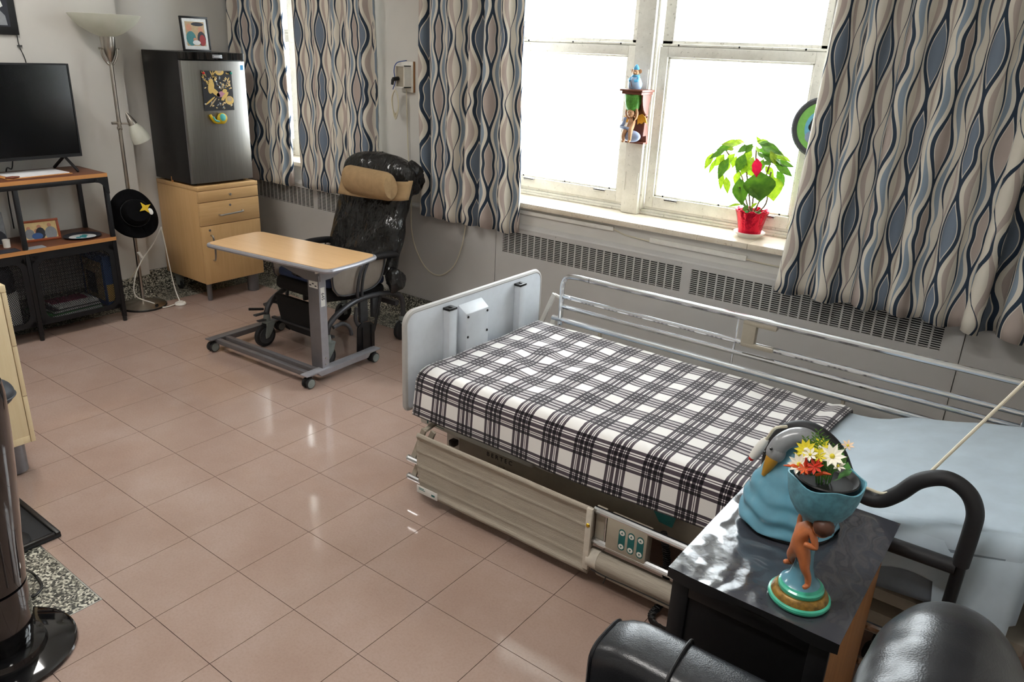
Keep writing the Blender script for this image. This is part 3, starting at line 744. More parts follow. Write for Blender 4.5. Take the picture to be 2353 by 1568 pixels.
# assist handle with two humps
YH = .468
hp = smoothpath([(3.33, YH, .60), (3.325, YH, .70), (3.345, YH, .765), (3.39, YH, .80), (3.44, YH, .80), (3.495, YH, .765), (3.535, YH, .70), (3.575, YH, .664), (3.62, YH, .664), (3.66, YH, .70), (3.70, YH, .755), (3.755, YH, .783), (3.805, YH, .765), (3.832, YH, .72), (3.836, YH, .66), (3.834, YH, .565)], 6)
hd = MB().tube(hp, .0205, 14).build('assist_handle', 'black_foam', bed)
MB().tube([(3.834, YH, .60), (3.832, YH, .30)], .0155, 12).build('handle_post', 'black_metal', hd)
MB().tube([(3.33, YH, .60), (3.335, YH, .30)], .0155, 12).build('handle_post', 'black_metal', hd)
MB().tube([(3.34, YH, .545), (3.826, YH, .553)], .020, 12).build('handle_bar', 'black_foam', hd)
MB().bar((3.335, YH, .31), (3.335, .57, .325), .03, .02).build('handle_bracket', 'black_metal', hd)
MB().bar((3.832, YH, .31), (3.832, .57, .325), .03, .02).build('handle_bracket', 'black_metal', hd)

# mattress with fitted sheet: top-level, lies on the deck
XM0, XM1, KINK = 1.925, 3.985, 3.36
def rise(x): return 0 if x < KINK else (x - KINK) * 0.235 * min(1, (x - KINK) / .18)
def mtop(x, y):
    return .515 + rise(x) + .004 * noise.noise((x * 3, y * 3, 0)) + (.006 * noise.noise((x * 8, y * 3, 4)) if x > 3.3 else 0)
def mattress_prof(x, t):
    """closed cross-section, t 0..1 around"""
    y0, y1 = .515, 1.375; zt = mtop(x, y0 + .4); zb = .346 + rise(x) * .3; r = .045; n = 40
    return y0, y1, zb, zt
mm = MB(); NX = 60; sec = []
def ring(x):
    y0, y1, zb, zt = mattress_prof(x, 0); pts = []
    for cy, cz, a0 in ((y1 - .05, zt - .05, 0), (y0 + .05, zt - .05, 90), (y0 + .03, zb + .03, 180), (y1 - .03, zb + .03, 270)):
        rr = .05 if a0 < 180 else .03
        for k in range(6):
            a = math.radians(a0 + 90 * k / 5); pts.append(Vector((x, cy + rr * math.cos(a), cz + rr * math.sin(a))))
        if a0 == 0:
            for k in range(1, 10):
                y = (y1 - .05) + (y0 + .05 - (y1 - .05)) * k / 10; pts.append(Vector((x, y, mtop(x, y) + .004 * math.sin(PI * k / 10))))
    return pts
rings = []
xs = [XM0 + .03 + (XM1 - XM0 - .06) * i / NX for i in range(NX + 1)]
for x in xs: rings.append(ring(x))
def shrink(rg, x, f):
    c = sum(rg, Vector()) / len(rg); return [Vector((x, c.y + (p.y - c.y) * f, c.z + (p.z - c.z) * (f * .6 + .4) )) for p in rg]
rings = [shrink(rings[0], XM0, .93)] + rings + [shrink(rings[-1], XM1, .94)]
n = len(rings[0]); mm.v = [p for r in rings for p in r]
for i in range(len(rings) - 1):
    for j in range(n): mm.face((i * n + j, i * n + (j + 1) % n, (i + 1) * n + (j + 1) % n, (i + 1) * n + j))
mm.face(range(n)); mm.face(range((len(rings) - 1) * n, len(rings) * n))
for i, f_ in enumerate(mm.f):
    c_ = sum((mm.v[k] for k in f_), Vector()) / len(f_)
    if c_.y < .56 and c_.z < mtop(c_.x, .6) - .075 - .02 * math.sin(9 * c_.x) and c_.x < 3.92: mm.m[i] = 1
mt = mm.build('mattress', ['sheet_cloth', 'mattress_side'], angle=60); tag(mt, 'mattress in a pale blue fitted sheet, head end slightly raised', 'mattress')
# loose sheet corner hanging at the head
def shc(u, v):
    x = 3.60 + .37 * u
    y = .512 - .012 * v - .006 * math.sin(9 * u + 2 * v) * v; z = mtop(x, .6) - .045 - (.24 * v if u > .55 else .10 * v) + .02 * math.sin(6 * u) * v
    if v < .25: y += .05 * (1 - v / .25) ** 2; z += .05 * (1 - v / .25) ** .5 * (1 if v < .25 else 0)
    return (x, y, z)
so = MB().grid(shc, 18, 12).build('sheet_overhang', 'sheet_cloth', mt, angle=70); so.modifiers.new('s', 'SOLIDIFY').thickness = .002

# headboard end
hbp = MB().box((4.03, .49, .30), (4.055, 1.397, .88)).build('headboard', 'bed_board', bed, bevel=.02, seg=3)

# plaid blanket: top-level, lies on the mattress
BL0, BL1 = 1.915, 3.345
def blanket(u, v):
    # v: 0 near hem .. 1 far edge; length along the cloth
    drop = .127 + .009 * math.sin(5 * u) ; r = .05; top = .80; tot = drop + r * PI / 2 + top + .06
    s = v * tot
    xh = BL0 + (BL1 - BL0) * u
    zt = mtop(xh, .9) + .012
    if s < drop:
        k = 1 - s / drop
        y = .497 - .012 * k - .007 * math.sin(11 * u + 1.5) * k; z = zt - r - (drop - s)
    elif s < drop + r * PI / 2:
        a = (s - drop) / r; y = .497 + r * (1 - math.cos(a)); z = zt - r + r * math.sin(a)
    elif s < drop + r * PI / 2 + top:
        y = .547 + (s - drop - r * PI / 2); z = zt + .006 * noise.noise((xh * 5, y * 5, 2)) + .004 * noise.noise((xh * 13, y * 6, 7)) + .008 * math.exp(-((xh - 2.2) / .12) ** 2 - ((y - .95) / .2) ** 2) * math.sin(26 * (xh + y))
        if y > 1.30: z -= ((y - 1.30) / .05) ** 2 * .009
    else:
        q = s - drop - r * PI / 2 - top; y = 1.347 + q * .45; z = zt - .012 - q * .8
    x = xh + .010 * math.sin(7 * v + 1) * (u > .9) * (u - .9) * 10
    if u > .955: z += .008 * math.sin(PI * (u - .955) / .045) + .0
    if u < .04 and s < drop + .02: x += .0; 
    return (x, y, z)
def buv(u, v): return ((u * (BL1 - BL0)) + .035, v * (.127 + .0785 + .80 + .06) + .03)
bo = MB().grid(blanket, 110, 90, uv=buv).build('plaid_blanket', 'plaid_fleece', angle=80)
md = bo.modifiers.new('solid', 'SOLIDIFY'); md.thickness = .007; md.offset = 1
tag(bo, 'black and white plaid fleece blanket spread over the bed', 'blanket')
# call-bell cord pulled tight across to the right
co = MB().tube(smoothpath([(3.585, YH - .004, .689), (3.63, YH - .006, .692), (3.68, YH - .01, .738)], 5) + [Vector((3.70, YH - .006, .752)), FY(2353, 880, .62), FY(2353, 880, .62) + (FY(2353, 880, .62) - Vector((3.70, YH - .006, .752))) * 1.9], .0042, 8)
cb = co.build('pull_line', 'cream_cable'); tag(cb, 'taut white call cord stretched from the handle to the right', 'cord')
cl = MB()
for k in range(3): cl.tube(smoothpath([(3.36 + .014 * k, YH - .024, .755 + .01 * k), (3.37 + .014 * k, YH - .012, .80 + .006 * k), (3.375 + .014 * k, YH + .02, .80 + .006 * k), (3.37 + .014 * k, YH + .026, .765 + .01 * k)], 5, True), .0042, 6, closed=True)
cl.tube(smoothpath([(3.36, YH - .02, .80), (3.34, YH - .05, .80), (3.325, YH - .045, .77), (3.31, YH - .04, .735)], 5), .0042, 6)
bell = cl.build('call_bell', 'cream_cable'); tag(bell, 'call bell with its cord looped round the black handle', 'call bell')
MB().tube(smoothpath([(3.318, YH - .043, .755), (3.305, YH - .045, .725), (3.29, YH - .046, .69)], 4), [.008, .011, .012, .013, .013, .013, .013, .012, .011][:9], 12).build('button_handle', 'white_plastic', bell)
MB().ball((3.288, YH - .046, .685), .008, 10, 6).build('push_button', 'magnet_red', bell)
# ================================================================ television corner
# shelf unit with two mesh boxes
SX0, SX1 = -1.262, -0.885       # back and front
SYR, SYM, SYL = 0.735, 0.222, -0.29
sh = thing('shelf_unit', 'black metal shelf unit with walnut boards and mesh boxes under the television', 'shelf', (-1.07, .22, 0))
def board(z, th=.022):
    b = MB().box((SX0 + .004, SYL, z - th), (SX1 - .004, SYR, z)).build('shelf_board', 'walnut', sh, bevel=.001)
    MB().box((SX1 - .004, SYL, z - th), (SX1 + .002, SYR, z)).build('edge_band', 'oak_edge', b, smooth=False)
board(.943); board(.552)
for yy in (SYR - .012, SYM, SYL + .012):
    for xx in (SX1 - .013, SX0 + .013):
        MB().box((xx - .012, yy - .012, .03), (xx + .012, yy + .012, .92)).build('leg', 'black_metal', sh, bevel=.002)
        MB().lathe([(.012, 0), (.013, .006), (.013, .03)], (xx, yy, 0), 12).build('foot', 'black_plastic', sh)
for xx in (SX1 - .004, SX0 + .004):
    MB().box((xx - .004, SYL, .893), (xx + .004, SYR, .921)).build('rail', 'black_metal', sh, bevel=.001)
MB().box((SX0, SYR - .006, .893), (SX1, SYR, .921)).build('rail', 'black_metal', sh, bevel=.001)
# curved corner plates
for yc, sgn in ((SYR, -1), (SYM, -1), (SYM, 1)):
    if yc == SYM: continue
    pts = [(SX1 + .001, yc, .921), (SX1 + .001, yc + sgn * .075, .921), (SX1 + .001, yc + sgn * .075, .893)]
    for k in range(7):
        a = PI / 2 * k / 6; pts.append((SX1 + .001, yc + sgn * (.075 - .05 * math.sin(a)), .843 + .05 * math.cos(a)))
    pts += [(SX1 + .001, yc + sgn * .025, .82), (SX1 + .001, yc, .82)]
    cp_ = MB().prism(pts, (.003, 0, 0)).build('corner_plate', 'black_metal', sh, smooth=False)
    for yy, zz in ((yc + sgn * .063, .907), (yc + sgn * .012, .907), (yc + sgn * .012, .832)):
        MB().lathe([(0, .004), (.004, .003), (.005, 0)], (SX1 + .004, yy, zz), 8, (1, 0, 0)).build('bolt', 'black_plastic', cp_)
# mesh boxes
def mesh_panel(parent, y0, y1, z0, z1, x):
    """perforated front: frame with rounded opening and a diamond net"""
    fr = .03; f = MB()
    inn = []
    oy0, oy1, oz0, oz1, r = y0 + fr, y1 - fr, z0 + fr, z1 - fr, .05
    for cy, cz, a0 in ((oy1 - r, oz1 - r, 0), (oy0 + r, oz1 - r, 90), (oy0 + r, oz0 + r, 180), (oy1 - r, oz0 + r, 270)):
        for k in range(6):
            a = math.radians(a0 + 90 * k / 5); inn.append((cy + r * math.cos(a), cz + r * math.sin(a)))
    out = []
    for y, z in inn:
        cy, cz = (y0 + y1) / 2, (z0 + z1) / 2; k = min(((y1 - y0) / 2) / max(abs(y - cy), 1e-6), ((z1 - z0) / 2) / max(abs(z - cz), 1e-6)); out.append((cy + (y - cy) * k, cz + (z - cz) * k))
    n = len(inn); vs = [(x, *p) for p in inn] + [(x, *p) for p in out] + [(x - .004, *p) for p in inn] + [(x - .004, *p) for p in out]
    fs = []
    for j in range(n):
        k = (j + 1) % n; fs += [(j, k, n + k, n + j), (2 * n + j, 3 * n + j, 3 * n + k, 2 * n + k), (j, 2 * n + j, 2 * n + k, k), (n + j, n + k, 3 * n + k, 3 * n + j)]
    f.add(vs, fs)
    for yy, zz in ((y0, z1), (y1, z1), (y0, z0), (y1, z0)):
        sy = 1 if yy == y0 else -1; szz = 1 if zz == z0 else -1
        f.prism([(x - .004, yy, zz), (x - .004, yy + sy * .05, zz), (x - .004, yy, zz + szz * .05)], (.004, 0, 0))
    fo = f.build('front_frame', 'black_metal', parent, smooth=False)
    net = MB(); pitch = .0115; H = oz1 - oz0; W = oy1 - oy0
    nk = int((W + H * 1.6) / pitch) + 1
    for sgn in (1, -1):
        for k in range(nk):
            s0 = -H * .8 + k * pitch + (0 if sgn > 0 else 0)
            # line y = oy0 + s0 + t*H*.8.. clipped
            ya, za, yb, zb = oy0 + s0, oz0 if sgn > 0 else oz1, oy0 + s0 + H * .8, oz1 if sgn > 0 else oz0
            def at(y): return za + (zb - za) * (y - ya) / (yb - ya)
            a, b_ = max(ya, oy0), min(yb, oy1)
            if b_ - a < .004: continue
            net.bar((x - .006, a, at(a)), (x - .006, b_, at(b_)), .0026, .0012, (1, 0, 0))
    no = net.build('mesh_net', 'black_metal', fo, smooth=False); no['kind'] = 'stuff'
    return fo
for y0, y1 in ((SYM + .014, SYR - .026), (SYL + .026, SYM - .014)):
    b = MB()
    b.box((SX0 + .004, y0, .095), (SX1 - .006, y1, .103))
    for k in range(18): b.bar((SX0 + .006, y0 + .0, .10 + k * .0235), (SX0 + .006, y1, .10 + k * .0235), .002, .002)
    for k in range(22): b.bar((SX0 + .006, y0 + (y1 - y0) * k / 21, .10), (SX0 + .006, y0 + (y1 - y0) * k / 21, .50), .002, .002, (1, 0, 0))
    bo_ = b.build('mesh_box', 'black_metal', sh, smooth=False)
    mesh_panel(bo_, y0, y1, .095, .512, SX1 - .002)
    MB().box((SX1 - .006, y0, .512), (SX1 - .002, y1, .528)).build('box_rail', 'black_metal', bo_, smooth=False)
# right side netting
sn = MB()
for sgn in (1, -1):
    for k in range(46):
        s0 = -.33 + k * .0155
        za, zb = (.10, .51) if sgn > 0 else (.51, .10); xa, xb = SX0 + s0, SX0 + s0 + .33
        a, b_ = max(xa, SX0 + .02), min(xb, SX1 - .03)
        if b_ - a < .004: continue
        sn.bar((a, SYR - .01, za + (zb - za) * (a - xa) / (xb - xa)), (b_, SYR - .01, za + (zb - za) * (b_ - xa) / (xb - xa)), .0028, .0012, (0, 1, 0))
so_ = sn.build('mesh_net', 'black_metal', sh, smooth=False); so_['kind'] = 'stuff'

# things in the mesh boxes
def book(name, c, sx, sy, h, rz, cover, label, pages='white_paper'):
    t = thing(name, label, 'book', c, rz)
    MB().box((-sx / 2, -sy / 2, 0), (sx / 2, sy / 2, .003)).box((-sx / 2, -sy / 2, h - .003), (sx / 2, sy / 2, h)).box((-sx / 2, -sy / 2, .003), (-sx / 2 + .003, sy / 2, h - .003)).build('cover', cover, t, world=False, smooth=False)
    MB().box((-sx / 2 + .003, -sy / 2 + .004, .003), (sx / 2 - .004, sy / 2 - .004, h - .003)).build('pages', pages, t, world=False, smooth=False)
    return t
book('book', (-1.06, .44, .1035), .26, .34, .024, .1, 'print_green', 'green book lowest in the right mesh box')
book('book', (-1.06, .465, .1280), .24, .29, .02, .05, 'print_dark', 'dark book second from the bottom in the right mesh box')
mg = book('book', (-1.05, .48, .1485), .2, .25, .012, .02, 'print_white', 'white and maroon book lying on top in the right mesh box')
MB().box((-.1, -.12, .0123), (.02, .1, .0128)).build('cover_print', 'print_magenta', mg, world=False, smooth=False)
vb = thing('puzzle_box', 'tall blue illustrated box standing inside the right mesh box', 'box', (-1.08, .678, .1036))
MB().box((-.15, -.028, 0), (.15, .028, .32)).build('carton', 'print_blue', vb, world=False, bevel=.001)
MB().box((-.12, -.0292, .03), (.12, -.0284, .28)).build('picture', 'print_tan', vb, world=False, smooth=False)
MB().box((-.09, -.03, .06), (.03, -.0293, .2)).build('picture_figure', 'print_dark', vb, world=False, smooth=False)
MB().box((.1505, -.024, .03), (.1512, .024, .14)).build('picture_edge', 'print_gold', vb, world=False, smooth=False)
bt = thing('helmet_box', 'white carton with dark print inside the left mesh box', 'box', (-1.08, .06, .1036))
MB().box((-.13, -.1, 0), (.12, .1, .2)).build('carton', 'print_white', bt, world=False, bevel=.002)
MB().box((.1205, -.05, .05), (.1212, .0, .12)).build('print', 'print_grey', bt, world=False, smooth=False)
hl = MB().lathe([(.0, .17), (.05, .165), (.08, .14), (.095, .10), (.098, .05), (.09, .03), (.092, .0)], (-1.03, .08, .304), 20)
tag(hl.build('dark_cap', 'print_dark'), 'dark rounded cap resting on the white carton in the left box', 'cap')

# television
tv = thing('television', 'black flat screen television on top of the shelf unit', 'television', (-1.09, .24, .943))
TY0, TY1, TZ0, TZ1 = -.25, .697, 1.025, 1.555
MB().box((-1.125, TY0, TZ0), (-1.085, TY1, TZ1)).box((-1.16, TY0 + .15, TZ0 + .05), (-1.12, TY1 - .15, TZ0 + .34)).build('casing', 'black_plastic', tv, bevel=.004)
MB().box((-1.086, TY0 + .009, TZ0 + .018), (-1.0835, TY1 - .009, TZ1 - .009)).build('screen', 'screen', tv, smooth=False)
bz = MB()
for a, b_ in (((TY0, TZ0), (TY1, TZ0 + .018)), ((TY0, TZ1 - .009), (TY1, TZ1)), ((TY0, TZ0 + .018), (TY0 + .009, TZ1 - .009)), ((TY1 - .009, TZ0 + .018), (TY1, TZ1 - .009))): bz.box((-1.086, a[0], a[1]), (-1.080, b_[0], b_[1]))
bz.build('bezel', 'black_metal', tv, smooth=False)
for yy in (.60, -.15):
    f = MB(); f.bar((-1.10, yy, TZ0 + .005), (-.99, yy + .02, .950), .016, .012, (0, 1, 0)).bar((-1.10, yy, TZ0 + .005), (-1.215, yy - .02, .950), .016, .012, (0, 1, 0))
    f.build('foot', 'black_plastic', tv, bevel=.003)
MB().tube(smoothpath([(-1.13, .33, 1.03), (-1.17, .33, .97), (-1.25, .33, .955), (-1.27, .32, .80), (-1.275, .32, .60)]), .004, 6).build('power_cable', 'black_plastic', tv)
# papers and pen on the shelf top
pp = thing('clipboard', 'wooden clipboard with white papers in front of the television', 'clipboard', (-1.07, .40, .9435), .06)
MB().box((-.11, -.19, 0), (.11, .17, .004)).build('board', 'oak_edge', pp, world=False, bevel=.001)
MB().box((-.105, -.16, .0042), (.095, .16, .0075)).build('papers', 'white_paper', pp, world=False, smooth=False)
gl = MB().tube(smoothpath([(-.97, .215, .953), (-.955, .25, .9535), (-.965, .285, .954)], 5), [.004, .006, .007, .008, .009, .009, .008, .007, .006, .005, .004], 10)
tag(gl.build('pen_knife', 'brown_wood'), 'small brown wooden handled tool lying on the papers', 'tool')
# wall frame at the very left
fr = thing('digital_frame', 'dark framed picture hanging high on the left wall', 'picture', (-1.276, .37, 1.55))
MB().prism([(-1.289, .2, 1.70), (-1.289, .54, 1.70), (-1.289, .54, 2.0), (-1.289, .2, 2.0)], (.018, 0, 0)).build('frame', 'black_plastic', fr, bevel=.004)
MB().box((-1.271, .24, 1.743), (-1.2704, .50, 1.96)).build('picture', 'print_dark', fr, smooth=False)
MB().prism([(-1.2702, .40, 1.95), (-1.2702, .45, 1.95), (-1.2702, .475, 1.85), (-1.2702, .44, 1.83)], (.0005, 0, 0)).build('picture_highlight', 'print_white', fr, smooth=False)
MB().prism([(-1.2702, .40, 1.80), (-1.2702, .435, 1.81), (-1.2702, .45, 1.85), (-1.2702, .42, 1.86)], (.0006, 0, 0)).build('picture_shape', 'print_blue', fr, smooth=False)
MB().prism([(-1.2702, .43, 1.75), (-1.2702, .485, 1.75), (-1.2702, .48, 1.80), (-1.2702, .455, 1.83), (-1.2702, .435, 1.79)], (.0006, 0, 0)).build('picture_shape', 'print_grey', fr, smooth=False)
MB().tube(smoothpath([(-1.28, .528, 1.702), (-1.28, .53, 1.64), (-1.28, .55, 1.56), (-1.282, .553, 1.42), (-1.282, .55, 1.2)]), .003, 6).box((-1.285, .52, 1.638), (-1.276, .545, 1.646)).build('cord', 'black_plastic', fr)

# items on the middle board
def frame_leaning(name, label, c, w, h, rz, tilt, fmat, border, bg):
    t = thing(name, label, 'photo frame', c, rz); t.rotation_euler = (0, -tilt, rz)
    f = MB(); d = .014
    f.box((-d, -w / 2, 0), (0, w / 2, border)).box((-d, -w / 2, h - border), (0, w / 2, h)).box((-d, -w / 2, border), (0, -w / 2 + border, h - border)).box((-d, w / 2 - border, border), (0, w / 2, h - border))
    f.build('frame', fmat, t, world=False, bevel=.002)
    MB().box((-d + .002, -w / 2 + border, border), (-.004, w / 2 - border, h - border)).build('photo', bg, t, world=False, smooth=False)
    s = MB().bar((-d, 0, h * .55), (-d - .06, 0, -.0 + .06 * math.tan(tilt) + .003), .02, .004, (0, 1, 0)).build('stand', 'black_plastic', t, world=False, smooth=False)
    return t
def blob(t, shape, y, z, ry, rz_, mname, k, nm='photo_figure'):
    MB().prism(disc_pts((-.0038 + k * .0003, y, z), ry, 14, 'x', rz_ / ry), (.0002, 0, 0)).build(nm, mname, t, world=False, smooth=False)
a = frame_leaning('framed_photo', 'orange wooden frame with a family group photo on the shelf', (-1.06, .383, .5525), .21, .125, -.12, .16, 'orange_wood', .014, 'print_cream')
for y, z, r, h, mn in ((.055, .04, .033, .04, 'print_grey'), (.052, .088, .011, .013, 'print_skin'), (.0, .045, .026, .035, 'print_dark'), (-.004, .083, .012, .013, 'print_skin'), (-.058, .045, .026, .03, 'print_grey'), (-.06, .078, .011, .012, 'print_skin'), (-.02, .03, .03, .02, 'print_blue'), (-.02, .06, .012, .014, 'print_skin')):
    blob(a, 0, y, z, r, h, mn, 0.5 + r * 20)
b2 = frame_leaning('photo_print', 'unframed portrait photo of a man in a suit on the shelf', (-1.12, .155, .5525), .13, .185, -.05, .12, 'print_grey', .002, 'print_grey')
for y, z, r, h, mn in ((.01, .03, .055, .055, 'print_dark'), (.01, .055, .02, .035, 'print_white'), (.005, .115, .032, .045, 'print_skin'), (.005, .152, .028, .015, 'print_skin')):
    blob(b2, 0, y, z, r, h, mn, 0.5 + (.2 - z) * 10)
cu = MB().lathe([(.0, .0), (.018, 0), (.0195, .045), (.0185, .046), (.017, .045), (.016, .004), (0, .004)], (-1.03, .178, .5525), 20)
tag(cu.build('small_cup', 'white_plastic'), 'small white cup standing before the portrait photo', 'cup')
pl = thing('decorative_plate', 'dark rimmed plate with a white and teal picture lying on shelf', 'plate', (-1.0, .588, .5525), -.1)
MB().lathe([(.0, .001), (.07, .001), (.105, .012), (.107, .012), (.107, .010), (.072, -.0), (0, -.0)], (0, 0, .001), 32, sx=.85).build('rim', 'print_dark', pl, world=False)
MB().lathe([(0, .0045), (.075, .0045), (.077, .003)], (0, 0, 0), 28, sx=.85).build('picture', 'print_white', pl, world=False)
for dx, dy, r, sy in ((.01, .0, .035, .5), (-.02, .02, .025, .6), (.02, -.03, .02, .7)): MB().prism(disc_pts((dx, dy, .0046 + r * .01), r, 14, 'z', sy), (0, 0, .0003)).build('wave_print', 'print_aqua', pl, world=False, smooth=False)
nb = MB().box((-.945, .23, .5525), (-.885, .33, .5565)); tag(nb.build('notepad', 'print_grey', bevel=.001), 'thin grey pad beside the shelf leg', 'notepad')
nb = MB().box((-.97, .08, .5525), (-.89, .195, .5575)); tag(nb.build('notepad', 'print_dark', bevel=.001), 'dark grey pad left of the shelf leg', 'notepad')

# floor lamp
LX, LY = -1.09, .953
lm = thing('floor_lamp', 'brushed metal floor lamp with glass bowl and reading light', 'lamp', (LX, LY, 0))
MB().lathe([(.145, 0), (.147, .006), (.145, .012)], (LX, LY, 0), 36).build('base_rim', 'black_plastic', lm)
MB().lathe([(.143, .012), (.135, .017), (.06, .032), (.018, .045), (.012, .07), (.011, .09)], (LX, LY, 0), 36).build('base', 'satin_nickel', lm)
MB().cyl((LX, LY, .08), (LX, LY, 1.555), .0115, n=14).build('pole', 'satin_nickel', lm)
yk = MB()
for sgn in (-1, 1):
    yk.tube(smoothpath([(LX, LY, 1.55), (LX, LY + sgn * .02, 1.56), (LX, LY + sgn * .043, 1.60), (LX, LY + sgn * .05, 1.645)], 5), .006, 8)
    yk.cyl((LX, LY + sgn * .035, 1.645), (LX, LY + sgn * .062, 1.645), .006, n=8)
yk.build('yoke', 'satin_nickel', lm)
cupo = MB().lathe([(.003, 1.565), (.014, 1.575), (.03, 1.61), (.038, 1.65), (.041, 1.69), (.043, 1.715)], (LX, LY, 0), 24).build('cup', 'satin_nickel', lm)
MB().lathe([(.006, 1.555), (.007, 1.568), (.002, 1.575)], (LX, LY, 0), 12).build('finial', 'satin_nickel', cupo)
MB().lathe([(.042, 1.712), (.09, 1.732), (.14, 1.763), (.178, 1.80), (.2, 1.835), (.197, 1.836), (.174, 1.803), (.136, 1.767), (.087, 1.737), (.03, 1.718)], (LX, LY, 0), 40, axis=None).build('bowl_shade', 'frosted_glass', lm)
ra = MB().lathe([(.016, -.006), (.017, 0), (.016, .006)], (LX, LY, 1.205), 14).cyl((LX, LY - .005, 1.205), (LX + .02, LY + .05, 1.205), .006, n=8).cyl((LX, LY - .045, 1.208), (LX, LY, 1.208), .008, n=10).cyl((LX, LY - .012, 1.175), (LX, LY + .012, 1.175), .012, n=10)
ra.build('clamp', 'satin_nickel', lm)
axd = Vector((.05, .32, -.75)).normalized(); pt = Vector((LX + .02, LY + .055, 1.245))
sk = MB().lathe([(.002, -.03), (.012, -.01), (.024, .03), (.028, .055)], pt, 20, axd).build('reading_socket', 'satin_nickel', lm)
MB().lathe([(.027, .05), (.043, .085), (.055, .13), (.056, .165), (.053, .165), (.052, .13), (.04, .086), (.02, .052)], pt, 28, axd).build('reading_shade', 'frosted_glass', lm)
MB().lathe([(.012, .06), (.02, .09), (.026, .12), (.02, .143), (0, .15)], pt, 16, axd).build('bulb', 'white_plastic', lm)
MB().cyl((LX + .12, LY + .02, .022), (LX + .13, LY + .03, .03), .009, n=8).build('cord_plug', 'black_plastic', lm)
# lamp flex with foot switch
sw = thing('foot_switch', 'white round foot switch on a cable beside the lamp base', 'foot switch', (-.925, 1.1, 0))
swp = FZ(415, 700); sw.location = (swp.x, swp.y, 0)
MB().lathe([(.0, 0), (.036, 0), (.038, .006), (.034, .015), (.02, .018), (.0195, .023), (0, .025)], (swp.x, swp.y, 0), 24).build('switch_body', 'white_plastic', sw)
MB().tube(smoothpath([(swp.x - .01, swp.y - .03, .008), (swp.x, swp.y - .1, .006), (swp.x - .03, swp.y - .14, .006)]), .004, 8).build('cable', 'white_plastic', sw)
MB().tube(smoothpath([(swp.x - .02, swp.y + .01, .012), FX(405, 672, -1.0) , FX(396, 640, -1.02), FX(385, 590, -1.0), FX(376, 545, -.97), FX(370, 522, -.95)], 6), .004, 8).build('cable', 'white_plastic', sw)
MB().tube(smoothpath([FX(370, 522, -.95), FX(352, 560, -.99), FX(325, 600, -1.02), FX(310, 640, -1.03), FX(312, 680, -1.03), (LX + .09, LY + .03, .03)], 6), .004, 8).build('cable', 'white_plastic', sw)
MB().tube(smoothpath([FX(327, 600, -1.02), FX(300, 640, -1.1), FX(283, 655, -1.2)], 6), .004, 8).build('cable', 'cream_cable', sw)
MB().tube([FX(318, 580, -1.02), FX(326, 592, -1.02)], [.011, .009], 8).build('inline_plug', 'white_plastic', sw)
# black hat hooked on the shelf corner
ht = thing('felt_hat', 'black felt hat with gold badge hooked in front of the lamp', 'hat', (-.985, .93, .50))
hc = Vector((-.985, .925, .655)); ha = Vector((.86, -.22, .36)).normalized()
R_ = Vector((0, 0, 1)).rotation_difference(ha).to_matrix()
br = MB()
def brim(u, v):
    a = 2 * PI * u; r = .085 + .068 * v; z = -.03 * v * v + .035 * v * v * math.cos(2 * a)
    return hc + R_ @ Vector((r * math.cos(a) * 1.05, r * math.sin(a) * .95, z))
br.grid(brim, 48, 6); bro = br.build('brim', 'felt_black', ht, angle=80); bro.modifiers.new('s', 'SOLIDIFY').thickness = .004
cr = MB(); cr.lathe([(.088, -.002), (.086, .03), (.08, .065), (.068, .088), (.045, .095), (.0, .085)], hc, 32, ha); cr.build('crown', 'felt_black', ht)
MB().lathe([(.0895, 0), (.0892, .022), (.087, .022), (.087, 0)], hc, 32, ha, cap=False).build('band', 'strap_black', ht)
bc = hc + R_ @ Vector((-.02, .012, .0955)); bt_ = MB(); pts = []
bc = FX(333, 478, hc.x + .095)
e1 = Vector((0, 1, 0)); e1 = (e1 - ha * e1.dot(ha)).normalized(); e2 = ha.cross(e1)
for k in range(8):
    a = 2 * PI * k / 8 + .4; r = .042 if k % 2 == 0 else .016; pts.append(bc + e1 * r * math.cos(a) + e2 * r * math.sin(a))
bt_.prism(pts, ha * .005); bt_.build('badge', 'badge_gold', ht, smooth=False)
MB().ball(bc + e1 * .026 - e2 * .028 + ha * .002, (.022, .014, .004), 12, 6, R_).build('badge_glare', 'label_white', ht)  # pale flattened blob standing in for the glare on the badge
MB().tube([hc + R_ @ Vector((0, -.02, .09)) - ha * .15, hc - ha * .002], .003, 6).tube([(LX, LY, .665), hc - ha * .06], .004, 6).build('hook', 'black_metal', ht)

